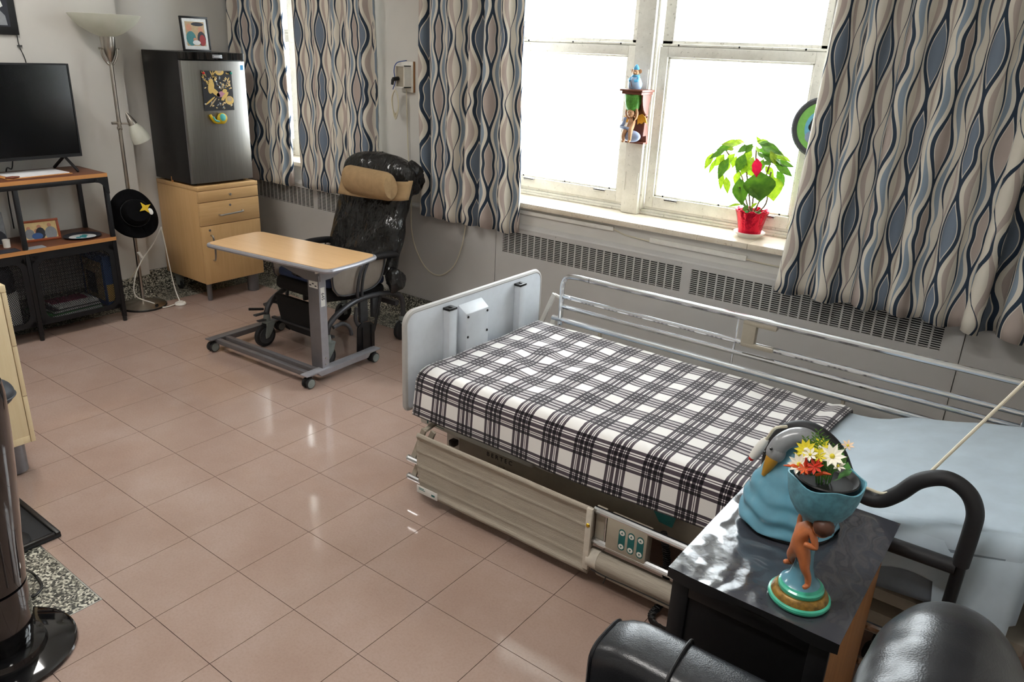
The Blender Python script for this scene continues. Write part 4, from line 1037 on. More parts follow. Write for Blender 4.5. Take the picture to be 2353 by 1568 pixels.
# maple bedside cabinets
def cabinet(name, label, x0, x1, y0, y1, zt, face, legs_h, wv, wh, skip_front=False):
    """face: 'x' front looks +X, 'y' front looks +Y"""
    t = thing(name, label, 'cabinet', ((x0 + x1) / 2, (y0 + y1) / 2, 0))
    zb = legs_h
    th = .02
    if face == 'x':
        MB().box((x0, y0, zb), (x1 - th, y1, zt - .028)).build('body', wv, t, bevel=.001)
        MB().box((x0, y0 - .002, zt - .027), (x1, y1 + .002, zt)).build('top', wh, t, bevel=.002)
        fs = [(zt - .03, zt - .103), (zt - .107, zt - .262), (zt - .266, zb - .002)]
        for k, (za, zbb) in enumerate(fs):
            d = MB().box((x1 - th + .001, y0, zbb), (x1, y1, za)).build('drawer' if k < 2 else 'door', wv if k == 2 else wh, t, bevel=.0012)
            yc = (y0 + y1) / 2; zc = (za + zbb) / 2
            if k == 0: MB().lathe([(.004, 0), (.004, .008), (.009, .012), (.009, .018), (0, .021)], (x1, yc, zc), 14, (1, 0, 0)).build('knob', 'steel', d)
            if k == 1:
                h = MB().tube(smoothpath([(x1 - .002, yc - .09, zc - .015), (x1 + .022, yc - .085, zc - .015), (x1 + .028, yc - .05, zc - .013), (x1 + .028, yc + .05, zc - .009), (x1 + .022, yc + .085, zc - .006), (x1 - .002, yc + .09, zc - .006)], 4), .006, 8); h.build('handle', 'steel', d)
                MB().lathe([(.008, 0), (.008, .003), (0, .003)], (x1, yc, za - .035), 12, (1, 0, 0)).build('lock', 'grey_metal', d)
            if k == 2:
                yh = y0 + .065
                h = MB().tube(smoothpath([(x1 - .002, yh, za - .065), (x1 + .022, yh, za - .07), (x1 + .028, yh + .003, za - .11), (x1 + .028, yh + .005, za - .19), (x1 + .02, yh + .003, za - .235), (x1 - .002, yh + .003, za - .24)], 4), .006, 8); h.build('handle', 'steel', d)
                MB().lathe([(.008, 0), (.008, .003), (0, .003)], (x1, yh - .005, za - .03), 12, (1, 0, 0)).build('lock', 'grey_metal', d)
        MB().lathe([(.019, zb), (.017, .01)], (x1 - .045, y0 + .04, 0), 16).lathe([(.015, .01), (.015, 0)], (x1 - .045, y0 + .04, 0), 12).build('leg', 'grey_metal', t)
        MB().lathe([(.042, zb), (.04, .006)], (x1 - .05, y1 - .065, 0), 24).lathe([(.038, .006), (.038, 0)], (x1 - .05, y1 - .065, 0), 16).build('leg', 'grey_metal', t)
        for yy in (y0 + .05, y1 - .05):
            cw = MB().cyl((x0 + .06, yy, zb), (x0 + .06, yy, .07), .028).box((x0 + .035, yy - .016, .03), (x0 + .085, yy - .012, .075)).box((x0 + .035, yy + .012, .03), (x0 + .085, yy + .016, .075)).build('caster', 'grey_plastic', t, bevel=.002)
            MB().lathe([(0, -.01), (.024, -.01), (.027, -.006), (.027, .006), (.024, .01), (0, .01)], (x0 + .068, yy, .027), 18, (0, 1, 0)).build('wheel', 'rubber', cw)
    else:
        MB().box((x0, y0, zb), (x1, y1 - th, zt - .028)).build('body', wv, t, bevel=.001)
        MB().box((x0, y0, zt - .027), (x1 + .002, y1, zt)).build('top', wh, t, bevel=.002)
        MB().box((x1 - .001, y0, zb), (x1 + .0015, y1 - th, zb + .03)).build('bottom_band', wh, t, bevel=.0005)
        for za, zbb in ((zt - .03, zt - .25), (zt - .254, zt - .467), (zt - .471, zb - .002)):
            d = MB().box((x0, y1 - th + .003, zbb), (x1, y1, za)).build('drawer', wv, t, bevel=.0012)
            zc = (za + zbb) / 2; xc = (x0 + x1) / 2
            MB().tube(smoothpath([(xc - .08, y1 - .002, zc), (xc - .07, y1 + .025, zc), (xc + .07, y1 + .025, zc), (xc + .08, y1 - .002, zc)], 4), .006, 8).build('handle', 'steel', d)
        for xx, yy in ((x1 - .045, y1 - .075), (x0 + .05, y1 - .075), (x0 + .05, y0 + .06), (x1 - .045, y0 + .06)):
            MB().lathe([(.043, zb), (.041, .012)], (xx, yy, 0), 24).lathe([(.02, .012), (.02, 0)], (xx, yy, 0), 14).build('leg', 'grey_metal', t)
    return t
cabinet('bedside_cabinet', 'maple bedside cabinet with drawers standing under the small fridge', -1.345, -.842, 1.289, 1.752, .80, 'x', .132, 'maple', 'maple_h')
cabinet('bedside_cabinet', 'pale maple cabinet cut off by the left edge of picture', .15, .63, -.95, -.433, .81, 'y', .138, 'maple_pale', 'maple_pale')
pk = MB().box((-1.15, 1.2875, .80), (-1.139, 1.2985, .838)); tag(pk.build('clothes_peg', 'oak_edge', bevel=.001), 'wooden peg standing on the cabinet edge by the fridge', 'peg')

# fridge
fx0, fx1, fy0, fy1, fz0, fz1 = -1.34, -.868, 1.288, 1.748, .812, 1.642
fg = thing('mini_fridge', 'small black fridge with stainless door standing on the maple cabinet', 'fridge', ((fx0 + fx1) / 2, (fy0 + fy1) / 2, .80))
MB().box((fx0, fy0, fz0), (fx1 - .045, fy1, fz1)).build('body', 'black_plastic', fg, bevel=.004)
for xx in (fx0 + .05, fx1 - .09):
    for yy in (fy0 + .05, fy1 - .05): MB().lathe([(.018, .80), (.018, .813)], (xx, yy, 0), 12).build('foot', 'rubber', fg)
dr = MB(); N = 16
def bow(t): return .012 * (1 - (2 * t - 1) ** 2)
pts = [(fx1 - .04, fy0 + .001, fz0 + .006)] + [(fx1 - .012 + bow(k / N), fy0 + .001 + (fy1 - fy0 - .002) * k / N, fz0 + .006) for k in range(N + 1)] + [(fx1 - .04, fy1 - .001, fz0 + .006)]
do = dr.prism(pts, (0, 0, fz1 - .052 - fz0 - .006)).build('door', 'brushed_steel', fg, angle=25)
pts2 = [(x + .002 if x > fx1 - .03 else x, y, fz1 - .044) for x, y, z in pts]
MB().prism(pts2, (0, 0, .044)).build('door_cap', 'gloss_black', fg, angle=25)
MB().box((fx1 - .0415, fy0 + .0005, fz0 + .004), (fx1 - .028, fy0 + .02, fz1 - .05)).build('door_edge', 'grey_metal', fg, smooth=False)
bdg = MB().box((fx1 + .0005, 1.505, fz1 - .034), (fx1 + .0035, 1.575, fz1 - .012)).build('badge', 'light_grey_metal', fg, bevel=.001)
for k in range(5): MB().box((fx1 + .0036, 1.517 + k * .009, fz1 - .027), (fx1 + .004, 1.523 + k * .009, fz1 - .021)).build('badge_letter', 'print_white', bdg, smooth=False)
MB().box((fx1 - .0105, fy1 - .036, fz1 - .105), (fx1 - .0085, fy1 - .014, fz1 - .075)).build('energy_sticker', 'sticker_blue', fg, smooth=False)
# print on the fridge door: flat artwork
xa = fx1 + .0012
pr = thing('bird_print', 'black and gold bird and flower print held on the fridge door', 'print', (xa, 1.525, 1.28))
py0, py1, pz0, pz1 = 1.414, 1.634, 1.282, 1.531
MB().box((xa, py0, pz0), (xa + .001, py1, pz1)).build('sheet', 'print_black', pr, smooth=False)
def ell(t, cy, cz, ry, rz_, ang, mn, k, nm='motif'):
    pts = []
    for j in range(14):
        a = 2 * PI * j / 14; p, q = ry * math.cos(a), rz_ * math.sin(a)
        y = min(max(cy + p * math.cos(ang) - q * math.sin(ang), py0), py1); z = min(max(cz + p * math.sin(ang) + q * math.cos(ang), pz0), pz1)
        pts.append((xa + .001 + k * .00025, y, z))
    MB().prism(pts, (.0002, 0, 0)).build(nm, mn, t, smooth=False)
rr = random.Random(5)
for k in range(14):
    a = rr.uniform(.3, 2.6); ell(pr, py0 + .05 + .04 * math.cos(k), pz1 - .045 + .03 * math.sin(k * 2.1), .022, .0035, a, 'print_gold', 1, 'leaf_motif')
ell(pr, 1.545, pz1 - .006, .032, .022, 0, 'print_gold', 1); ell(pr, 1.545, pz1 - .002, .017, .012, 0, 'print_tan', 2)
ell(pr, 1.475, 1.43, .022, .042, -.25, 'print_gold', 2, 'bird_body'); ell(pr, 1.478, 1.467, .015, .014, 0, 'print_gold', 3, 'bird_head')
ell(pr, 1.50, 1.40, .045, .016, -.7, 'print_gold', 3, 'bird_wing')
ell(pr, 1.545, 1.385, .035, .018, .2, 'print_pink', 3, 'bird_body'); ell(pr, 1.572, 1.405, .017, .013, .1, 'print_gold', 4, 'bird_head'); ell(pr, 1.57, 1.372, .038, .012, .75, 'print_gold', 4, 'bird_wing')
ell(pr, 1.46, 1.345, .045, .006, .6, 'print_gold', 3, 'bird_tail'); ell(pr, 1.48, 1.335, .04, .005, .8, 'print_tan', 4, 'bird_tail')
ell(pr, 1.603, 1.345, .032, .028, 0, 'print_gold', 2); ell(pr, 1.603, 1.353, .02, .016, 0, 'print_tan', 3)
for k in range(58):
    ell(pr, rr.uniform(py0 + .012, py1 - .012), rr.choice([rr.uniform(pz0 + .012, pz0 + .07), rr.uniform(1.42, 1.49)]) , rr.uniform(.005, .011), rr.uniform(.002, .006), rr.uniform(0, 3), rr.choice(['print_tan', 'print_grey', 'print_cream', 'print_white']), 1, 'petal_motif')
for k in range(14): ell(pr, rr.uniform(1.575, py1 - .01), rr.uniform(1.40, 1.52), .0042, .0042, 0, 'print_gold', 2, 'dot_motif')
for yy, mn, lb in ((py0 + .012, 'magnet_red', 'small red magnet at the top left of the bird print'), (py1 - .008, 'magnet_green', 'small green magnet at the top right of the bird print')):
    tag(MB().lathe([(.007, 0), (.007, .008), (.004, .011), (0, .012)], (xa + .0045, yy, pz1 - .014), 12, (1, 0, 0)).build('magnet', mn), lb, 'magnet', 'fridge magnets')
gb = thing('glass_ornament', 'yellow and aqua glass bird ornament stuck on the fridge door', 'ornament', (xa, 1.50, 1.2))
MB().ball((xa + .014, 1.528, 1.232), (.014, .038, .036), 18, 10).build('body', 'glass_yellow', gb)
MB().ball((xa + .020, 1.527, 1.238), (.012, .024, .026), 16, 10).build('belly', 'glass_aqua', gb)
MB().tube(smoothpath([(xa + .01, 1.505, 1.212), (xa + .01, 1.478, 1.214), (xa + .01, 1.457, 1.235), (xa + .009, 1.445, 1.258)], 5), [.016, .0155, .015, .0145, .014, .0135, .013, .0125, .012, .0115, .011, .0105, .01, .0095, .009, .008], 10).build('tail', 'glass_yellow', gb)
MB().tube(smoothpath([(xa + .022, 1.5, 1.214), (xa + .022, 1.474, 1.222), (xa + .019, 1.46, 1.245)], 5), .006, 8).build('tail_stripe', 'glass_aqua', gb)
# framed photo standing on the fridge
pf = frame_leaning('framed_photo', 'black frame with photo of couple and baby on the fridge', (-1.05, 1.523, fz1 + .0005), .2, .215, 0, .08, 'black_plastic', .013, 'print_white')
MB().box((-.0036, -.068, .035), (-.0034, .068, .183)).build('picture', 'print_tan', pf, world=False, smooth=False)
for y, z, r, h, mn in ((-.035, .08, .035, .045, 'print_teal'), (-.043, .145, .019, .025, 'print_skin'), (.04, .08, .03, .045, 'print_dark'), (.045, .07, .022, .035, 'print_red'), (.038, .13, .018, .023, 'print_skin'), (0, .055, .028, .015, 'print_white'), (-.01, .073, .011, .012, 'print_skin'), (.02, .168, .045, .012, 'print_dark')):
    blob(pf, 0, y, z, r, h, mn, 2.5 + (.2 - z) * 10)
# ================================================================ overbed table
ot = thing('overbed_table', 'rolling overbed table with maple top and grey metal base', 'table', (.40, 1.03, 0), .045)
def W2L(p):  # world point to table-local
    return root_matrix(ot).inverted() @ Vector(p)
# base feet (along local y) and cross bars (along local x), in local coordinates
fx_l = W2L(FZ(488, 806)); fx_r = W2L(FZ(713, 890)); fr_b = W2L(FZ(855, 832))
xl, xr = fx_l.x + .01, (fx_r.x + fr_b.x) / 2
yf, yb = (fx_l.y + fx_r.y) / 2 - .005, fr_b.y + .01
for k, xx in enumerate((xl, xr)):
    m = MB()
    ya, yb_ = yf - .03, yb + .035
    m.prism([(xx - .027, ya, .075), (xx - .027, ya, .082), (xx - .027, yb_, .082), (xx - .027, yb_, .075), (xx - .027, yb_ - .08, .072), (xx - .027, yb_ - .1, .05), (xx - .027, ya + .1, .05), (xx - .027, ya + .08, .072)], (.054, 0, 0))
    ft = m.build('foot', ('grey_metal', 'light_grey_metal')[k], ot, world=False, bevel=.002)
    for yy in (yf, yb):
        c = MB().cyl((xx, yy, .076), (xx, yy, .05), .01, n=10).box((xx - .006, yy - .022, .03), (xx + .006, yy + .022, .058)).build('caster', 'black_plastic', ot, world=False, bevel=.003)
        for sg in (-1, 1):
            MB().lathe([(0, .002), (.015, .002), (.026, .004), (.029, .007), (.029, .017), (.026, .019), (.012, .0195), (0, .018)], (xx + sg * .004, yy, .029), 22, (sg, 0, 0)).build('wheel', 'rubber', c, world=False)
            MB().lathe([(.012, .0195), (.024, .0198), (.024, .0185), (.012, .018)], (xx + sg * .004, yy, .029), 20, (sg, 0, 0)).build('wheel_cap', 'grey_plastic', c, world=False)
cbp = W2L(FZ(520, 781, .09))
for yy in (cbp.y, cbp.y + .062):
    MB().box((xl, yy - .014, .05), (xr, yy + .014, .078)).build('cross_bar', 'grey_metal', ot, world=False, bevel=.003)
# column
cl_ = W2L(FZ(741.4, 847, .083))
cx1, cy0 = cl_.x, cl_.y
colm = MB().box((cx1 - .085, cy0, .076), (cx1, cy0 + .05, .645)).build('column', 'grey_metal', ot, world=False, bevel=.003)
MB().box((cx1 - .001, cy0 + .001, .078), (cx1 + .0012, cy0 + .049, .60)).build('column_face', 'light_grey_metal', colm, world=False, smooth=False)
MB().box((cx1 - .072, cy0 - .0012, .53), (cx1 - .006, cy0, .575)).build('maker_label', 'label_white', colm, world=False, smooth=False)
for k in range(3): MB().box((cx1 - .068 + .02 * k, cy0 - .0018, .54 + .01 * (k % 2)), (cx1 - .054 + .02 * k, cy0 - .0012, .546 + .01 * (k % 2))).build('label_print', 'print_dark', colm, world=False, smooth=False)
MB().box((cx1 + .0012, cy0 + .01, .43), (cx1 + .002, cy0 + .038, .535)).build('number_label', 'label_white', colm, world=False, smooth=False)
nt = text('645', 'number', .028, root_matrix(ot) @ Matrix.Translation((cx1 + .0022, cy0 + .024, .485)) @ Matrix.Rotation(PI / 2, 4, 'Z') @ Matrix.Rotation(PI / 2, 4, 'X') @ Matrix.Rotation(-PI / 2, 4, 'Z'), 'print_dark', colm)
for zz in (.10, .135): MB().lathe([(0, .004), (.005, .003), (.006, 0)], (cx1 + .001, cy0 + .025, zz), 10, (1, 0, 0)).build('bolt', 'steel', colm, world=False)
# top: barrel-shaped ends
Cn = [FZ(476.4, 557.2, .68), FZ(581.3, 529.3, .68), FZ(861.4, 584.2, .68), FZ(772.9, 626.1, .68)]
cen = sum(Cn, Vector()) / 4; dirx = ((Cn[2] - Cn[1]) + (Cn[3] - Cn[0])).normalized(); diry = Vector((-dirx.y, dirx.x, 0))
HL, HW = .452, .188
def top_outline(z, g=0.0):
    out = []
    r = .042
    hl, hw = HL + g, HW + g
    def P(a, b): return cen * 1 + dirx * a + diry * b + Vector((0, 0, z - .68))
    for sx, sy, a0 in ((1, 1, 0), (-1, 1, 90), (-1, -1, 180), (1, -1, 270)):
        for k in range(7):
            a = math.radians(a0 + 90 * k / 6)
            px = sx * (hl - .012 - r) + r * math.cos(a); py = sy * (hw - r) + r * math.sin(a)
            out.append((px, py))
        if a0 == 90: out += [(-hl + .003, .06), (-hl, 0), (-hl + .003, -.06)]
        if a0 == 270: out += [(hl - .003, -.06), (hl, 0), (hl - .003, .06)]
    return [P(a, b) for a, b in out]
tp = MB().prism(top_outline(.664), (0, 0, .016)).build('table_top', 'maple_top', ot, smooth=False)
MB().tube(top_outline(.667, .004), .012, 8, closed=True).build('edge_trim', 'light_grey_metal', tp)
# bracket under the near end and the lifting rail
P0 = root_matrix(ot) @ Vector((cx1 - .042, cy0 + .025, .645))
def LT(a, b, z): return cen * 1 + dirx * a + diry * b + Vector((0, 0, z - .68))
rel = P0 - cen; ca, cbb = rel.dot(dirx), rel.dot(diry)
b1 = MB(); b1.prism([LT(ca + .035, cbb - .02, .652), LT(ca + .035, cbb + .30, .652), LT(ca + .035, cbb + .30, .63), LT(ca + .035, cbb + .06, .57), LT(ca + .035, cbb - .02, .57)], dirx * .012)
b1.build('bracket', 'light_grey_metal', ot, smooth=False)
b2 = MB(); b2.prism([LT(ca + .035, cbb - .02, .652), LT(ca - .30, cbb - .02, .652), LT(ca - .30, cbb - .02, .635), LT(ca - .05, cbb - .02, .57), LT(ca + .035, cbb - .02, .57)], diry * -.012)
b2.build('bracket', 'grey_metal', ot, smooth=False)
MB().prism([LT(ca + .05, cbb - .06, .64), LT(ca + .05, cbb + .04, .64), LT(ca + .05, cbb + .04, .622), LT(ca + .05, cbb - .06, .622)], dirx * .006).build('release_lever', 'label_white', ot, smooth=False)
MB().box((-.36, -.012, .63), (.3, .012, .655)).build('top_rail', 'grey_metal', ot, world=False) if False else None
rl_ = MB(); rl_.bar(LT(-.36, cbb + .02, .644), LT(.38, cbb + .02, .644), .05, .022); rl_.bar(LT(-.3, -.12, .646), LT(-.3, .12, .646), .04, .016); rl_.build('top_rail', 'grey_metal', ot, bevel=.002)

# ================================================================ tilting wheelchair
wc = thing('wheelchair', 'tilting wheelchair with tan head pillow and black bag over the back', 'wheelchair', (.375, 1.40, 0), .03)
TU = 'dark_tube'
XS = .265                                        # half width to the side tubes
def wl_(p): return root_matrix(wc).inverted() @ Vector(p)
for sx in (-1, 1):
    x = sx * XS
    # side frame tube: up from the front caster, over, and down to the rear caster
    MB().tube(smoothpath([(x, -.315, .15), (x, -.312, .215), (x, -.28, .268), (x, -.20, .312), (x, -.08, .345), (x, .08, .345), (x, .20, .325), (x, .275, .29), (x, .30, .24), (x, .302, .15)], 6), .0165, 12).build('side_frame', TU, wc, world=False)
    # front caster
    yc = -.315
    fk = MB().lathe([(.02, .15), (.021, .175), (.018, .2)], (x, yc, 0), 14)
    fk.prism([(x + .022, yc - .02, .15), (x + .022, yc + .035, .15), (x + .022, yc + .02, .10), (x + .022, yc - .012, .06), (x + .022, yc - .034, .055), (x + .022, yc - .036, .08)], (.006, 0, 0))
    fk.prism([(x - .028, yc - .02, .15), (x - .028, yc + .035, .15), (x - .028, yc + .02, .10), (x - .028, yc - .012, .06), (x - .028, yc - .034, .055), (x - .028, yc - .036, .08)], (.006, 0, 0))
    fk.box((x - .028, yc - .02, .142), (x + .028, yc + .035, .156))
    fo = fk.build('front_fork', 'grey_plastic', wc, world=False, bevel=.002)
    MB().lathe([(0, -.016), (.056, -.016), (.066, -.014), (.07, -.008), (.07, .008), (.066, .014), (.056, .016), (0, .016)], (x, yc - .022, .07), 28, (1, 0, 0)).build('wheel', 'rubber', fo, world=False)
    MB().lathe([(0, -.018), (.048, -.0175), (.05, -.016)], (x, yc - .022, .07), 24, (1, 0, 0)).lathe([(.05, .016), (.048, .0175), (0, .018)], (x, yc - .022, .07), 24, (1, 0, 0)).build('hub', 'grey_plastic_dark', fo, world=False)
    # rear caster
    yr = .302
    rk = MB().lathe([(.02, .118), (.024, .13), (.024, .145), (.018, .155)], (x, yr, 0), 14).box((x - .03, yr - .035, .11), (x + .03, yr + .02, .122)).box((x - .03, yr - .03, .05), (x - .025, yr, .115)).box((x + .025, yr - .03, .05), (x + .03, yr, .115)).build('rear_fork', 'grey_plastic', wc, world=False, bevel=.002)
    MB().lathe([(0, -.018), (.05, -.018), (.062, -.012), (.064, 0), (.062, .012), (.05, .018), (0, .018)], (x, yr - .012, .064), 26, (1, 0, 0)).build('wheel', 'rubber', rk, world=False)
    # armrest: pad, two curved posts, side panel with its wire
    xa_ = sx * (XS + .005)
    MB().tube(smoothpath([(xa_, -.02, .567), (xa_, .04, .578), (xa_, .16, .572), (xa_, .255, .556)], 5), [.016] + [.021] * 13 + [.02, .014], 12).build('arm_pad', 'black_foam', wc, world=False)
    for d in (0, .035):
        MB().tube(smoothpath([(xa_, -.075 + d, .335), (xa_, -.08 + d, .40), (xa_, -.06 + d, .49), (xa_, -.025 + d, .555)], 5), .0085, 8).build('arm_post', TU, wc, world=False)
    pan = MB().prism([(xa_ - sx * .02, -.255, .53), (xa_ - sx * .02, -.245, .44), (xa_ - sx * .02, -.21, .395), (xa_ - sx * .02, -.12, .375), (xa_ - sx * .02, .06, .385), (xa_ - sx * .02, .13, .42), (xa_ - sx * .02, .17, .50), (xa_ - sx * .02, .19, .55), (xa_ - sx * .02, -.2, .545)], (-sx * .008, 0, 0)).build('side_panel', 'chair_panel', wc, world=False, bevel=.003)
    MB().tube(smoothpath([(xa_ - sx * .012, -.255, .53), (xa_ - sx * .012, -.245, .45), (xa_ - sx * .012, -.20, .40), (xa_ - sx * .012, -.10, .385), (xa_ - sx * .012, .05, .392), (xa_ - sx * .012, .12, .43), (xa_ - sx * .012, .15, .50), (xa_ - sx * .012, .16, .555)], 5), .005, 8).build('panel_wire', TU, pan, world=False)
    # brake lever
    MB().tube([(x, -.335, .235), (x - .02, -.42, .25)], .008, 8).build('brake_lever', 'black_plastic', wc, world=False)
    MB().box((x - .012, -.40, .205), (x + .012, -.315, .215)).box((x - .015, -.38, .165), (x + .015, -.315, .172)).build('brake_plate', 'grey_plastic_dark', wc, world=False, bevel=.002)
    # folded leg rest beside the frame
    lx = sx * (XS + .035)
    MB().tube(smoothpath([(lx, -.12, .32), (lx, -.13, .25), (lx + sx * .004, -.11, .20)], 5), .011, 10).tube(smoothpath([(lx, -.30, .245), (lx, -.23, .25), (lx, -.18, .215), (lx, -.165, .165)], 5), .011, 10).build('leg_rest_hanger', TU, wc, world=False)
    fp = MB().prism([(lx + sx * .012, -.10, .225), (lx + sx * .012, -.03, .215), (lx + sx * .012, .0, .19), (lx + sx * .012, -.005, .045), (lx + sx * .012, -.115, .03), (lx + sx * .012, -.145, .055), (lx + sx * .012, -.135, .20)], (sx * .012, 0, 0)).build('foot_plate', 'black_plastic', wc, world=False, bevel=.004)
    MB().box((lx + sx * .024, -.105, .05), (lx + sx * .03, -.10, .20)).box((lx + sx * .024, -.035, .055), (lx + sx * .03, -.03, .20)).build('plate_rib', 'black_plastic', fp, world=False, bevel=.001)
    MB().cyl((lx + sx * .02, -.12, .052), (lx + sx * .02, -.03, .055), .008, n=8).build('plate_bar', 'light_grey_metal', fp, world=False)
MB().bar((-XS, -.27, .17), (XS, -.27, .17), .02, .012).build('cross_tube', TU, wc, world=False)
MB().bar((-XS, .25, .25), (XS, .25, .25), .03, .03).build('cross_tube', TU, wc, world=False)
MB().box((XS - .02, -.06, .20), (XS + .005, .0, .36)).box((XS - .02, .04, .21), (XS + .005, .1, .33)).build('tilt_plate', 'grey_plastic_dark', wc, world=False, bevel=.004)
MB().box((-XS + .0, -.04, .22), (-XS + .02, .08, .36)).build('tilt_plate', 'grey_plastic_dark', wc, world=False, bevel=.004)
MB().tube(smoothpath([(XS + .02, .09, .34), (XS + .03, .02, .15), (XS + .03, -.02, .10), (XS + .025, -.09, .09)], 5), .009, 6).build('strap', 'strap_black', wc, world=False)
# seat: tilted cushion
def slab(w, l, h, pos, tilt, name, mt_, bev=.03, seg=4, taper=0.0):
    m = MB().box((-w / 2, -l / 2, 0), (w / 2, l / 2, h)); o = m.build(name, mt_, wc, bevel=bev, seg=seg, world=False)
    o.location = pos; o.rotation_euler = (tilt, 0, 0); return o
slab(.46, .47, .085, (0, -.045, .33), -.14, 'seat_base', 'seat_black', .035)
slab(.44, .45, .055, (0, -.03, .408), -.14, 'seat_cushion', 'cushion_blue', .02)
MB().prism([(-.2, -.30, .34), (.2, -.30, .34), (.2, -.26, .36), (.2, -.24, .17), (.16, -.25, .12), (-.16, -.25, .12), (-.2, -.24, .17), (-.2, -.26, .36)][:2] + [(.19, -.27, .16), (.1, -.27, .12), (-.1, -.27, .12), (-.19, -.27, .16)], (0, .03, 0)).build('calf_pad', 'seat_black', wc, world=False, bevel=.008)
bgm = MB().ball((-.02, -.16, .475), (.16, .1, .02), 20, 10)
for i, p in enumerate(bgm.v): p.z += .014 * noise.noise(p * 18); p.y += .02 * noise.noise(p * 14 + Vector((3, 1, 2)))
bgm.build('bag_scrap', 'bin_bag', wc, world=False)
lt = MB().grid(lambda u, v: (-.22 + .2 * u, -.10 + .22 * v, .49 + .03 * math.sin(3 * u) * math.sin(3 * v)), 8, 8).build('plastic_sleeve', 'white_paper', wc, world=False); lt.modifiers.new('s', 'SOLIDIFY').thickness = .003
# reclined back under a black bag; local frame: bottom at y=.2,z=.46 leaning back
BT = -.30
bk = MB()
NB = 50; NA = 64
for i in range(NB + 1):
    t = i / NB; z = -.03 + .725 * t; hw = .285 - .012 * t; hd = .075
    if t > .84:
        q = (t - .84) / .16; hw *= math.sqrt(max(0, 1 - q ** 2.2)) * .99 + .01; hd *= math.sqrt(max(0, 1 - q ** 2)) * .95 + .05
    for j in range(NA):
        a = 2 * PI * j / NA; c, s_ = math.cos(a), math.sin(a)
        px = hw * (abs(c) ** .6) * (1 if c > 0 else -1); py = hd * (abs(s_) ** .7) * (1 if s_ > 0 else -1)
        p = Vector((px, py, z)); w_ = .018 * noise.noise(Vector((px * 5 + z * 4, py * 5, z * 3))) + .014 * noise.noise(Vector((px * 9 - z * 11, py * 8, z * 4)))
        p += Vector((c * w_ * .7, s_ * w_, 0)); bk.v.append(p)
for i in range(NB):
    for j in range(NA): bk.face((i * NA + j, i * NA + (j + 1) % NA, (i + 1) * NA + (j + 1) % NA, (i + 1) * NA + j))
bk.face(range(NA)); bk.face(range(NB * NA, (NB + 1) * NA))
bo2 = bk.build('back_bag', 'bin_bag', wc, world=False, angle=80); bo2.location = (.005, .21, .46); bo2.rotation_euler = (BT, 0, 0)
# bunch of bag gathered at the right
bb = MB().ball((0, 0, 0), (.075, .07, .11), 28, 18)
for p in bb.v: p += p.normalized() * (.03 * noise.noise(p * 16) + .014 * noise.noise(p * 38))
bbo = bb.build('bag_bunch', 'bin_bag', wc, world=False, angle=80); bp = wl_(FY(945, 412, 1.84)); bbo.location = bp; bbo.rotation_euler = (0, .35, 0)
bb = MB().ball((0, 0, 0), (.05, .06, .075), 20, 12)
for p in bb.v: p += p.normalized() * (.02 * noise.noise(p * 22))
bbo = bb.build('bag_bunch', 'bin_bag', wc, world=False, angle=80); bbo.location = wl_((.68, 1.60, .42))
# head pillow and its band
pa, pb = wl_(FY(800, 410, 1.585)), wl_(FY(898, 431, 1.56))
def pil(u, v):
    c = pa.lerp(pb, u); a = 2 * PI * v; d = (pb - pa).normalized(); up = Vector((0, -.25, 1)); up = (up - d * up.dot(d)).normalized(); sd = d.cross(up)
    r = .086 * (1 - (abs(2 * u - 1) ** 16) * .22)
    return c + up * math.cos(a) * r + sd * math.sin(a) * r * .72
pm = MB().grid(pil, 24, 28); o0 = len(pm.v); pm.v += [pa, pb]
for j in range(28): pm.face((o0, j, j + 1)); pm.face((o0 + 1, 24 * 29 + j + 1, 24 * 29 + j))
pm.build('head_pillow', 'tan_cloth', wc, world=False, merge=True, angle=50)
q0 = wl_(FY(790, 420, 1.66)); q1 = wl_(FY(940, 432, 1.67))
bd = MB()
def bandf(u, v):
    a = -PI * .08 + u * PI * 1.16; cx = (q0.x + q1.x) / 2; rx = (q1.x - q0.x) / 2 * 1.02
    x = cx - rx * math.cos(a) * 1.0; y = max(q0.y, q1.y) + .012 - .085 * abs(math.sin(a)) ** .6; z = (q0.z + q1.z) / 2 + (v - .5) * .105 - .012 + (u - .5) * (q1.z - q0.z)
    return (x, y - (v - .5) * -.04, z)
bd.grid(bandf, 40, 6); bdo = bd.build('pillow_band', 'tan_cloth', wc, world=False, angle=70); bdo.modifiers.new('s', 'SOLIDIFY').thickness = .008
MB().tube([(-.2, .30, .62), (-.2, .42, .98)], .012, 8).tube([(.2, .30, .62), (.2, .42, .98)], .012, 8).tube([(-.2, .24, .36), (-.2, .30, .62)], .012, 8).tube([(.2, .24, .36), (.2, .30, .62)], .012, 8).build('back_frame', TU, wc, world=False)
# wall box with coiled lead, and the hanging cord
bxo = thing('call_point', 'white wall box on a wooden backing with a socket', 'wall box', (.34, YB, 1.45))
MB().box((.29, YB - .012, 1.466), (.392, YB, 1.646)).build('backing', 'plywood_edge', bxo, bevel=.001)
MB().box((.288, YB - .016, 1.466), (.388, YB - .012, 1.646)).build('plate', 'white_plastic', bxo, bevel=.001)
bx2 = MB(); x0, x1, z0, z1, yo, yi = .292, .372, 1.492, 1.622, YB - .075, YB - .016
for a, b_ in (((x0, yo, z0), (x0 + .006, yi, z1)), ((x1 - .006, yo, z0), (x1, yi, z1)), ((x0, yo, z0), (x1, yi, z0 + .006)), ((x0, yo, z1 - .006), (x1, yi, z1))): bx2.box(a, b_)
bx2.build('housing', 'white_plastic', bxo, smooth=False)
MB().box((x0 + .006, yo + .008, z0 + .006), (x1 - .006, yo + .012, z1 - .006)).build('face_plate', 'bed_beige', bxo, smooth=False)
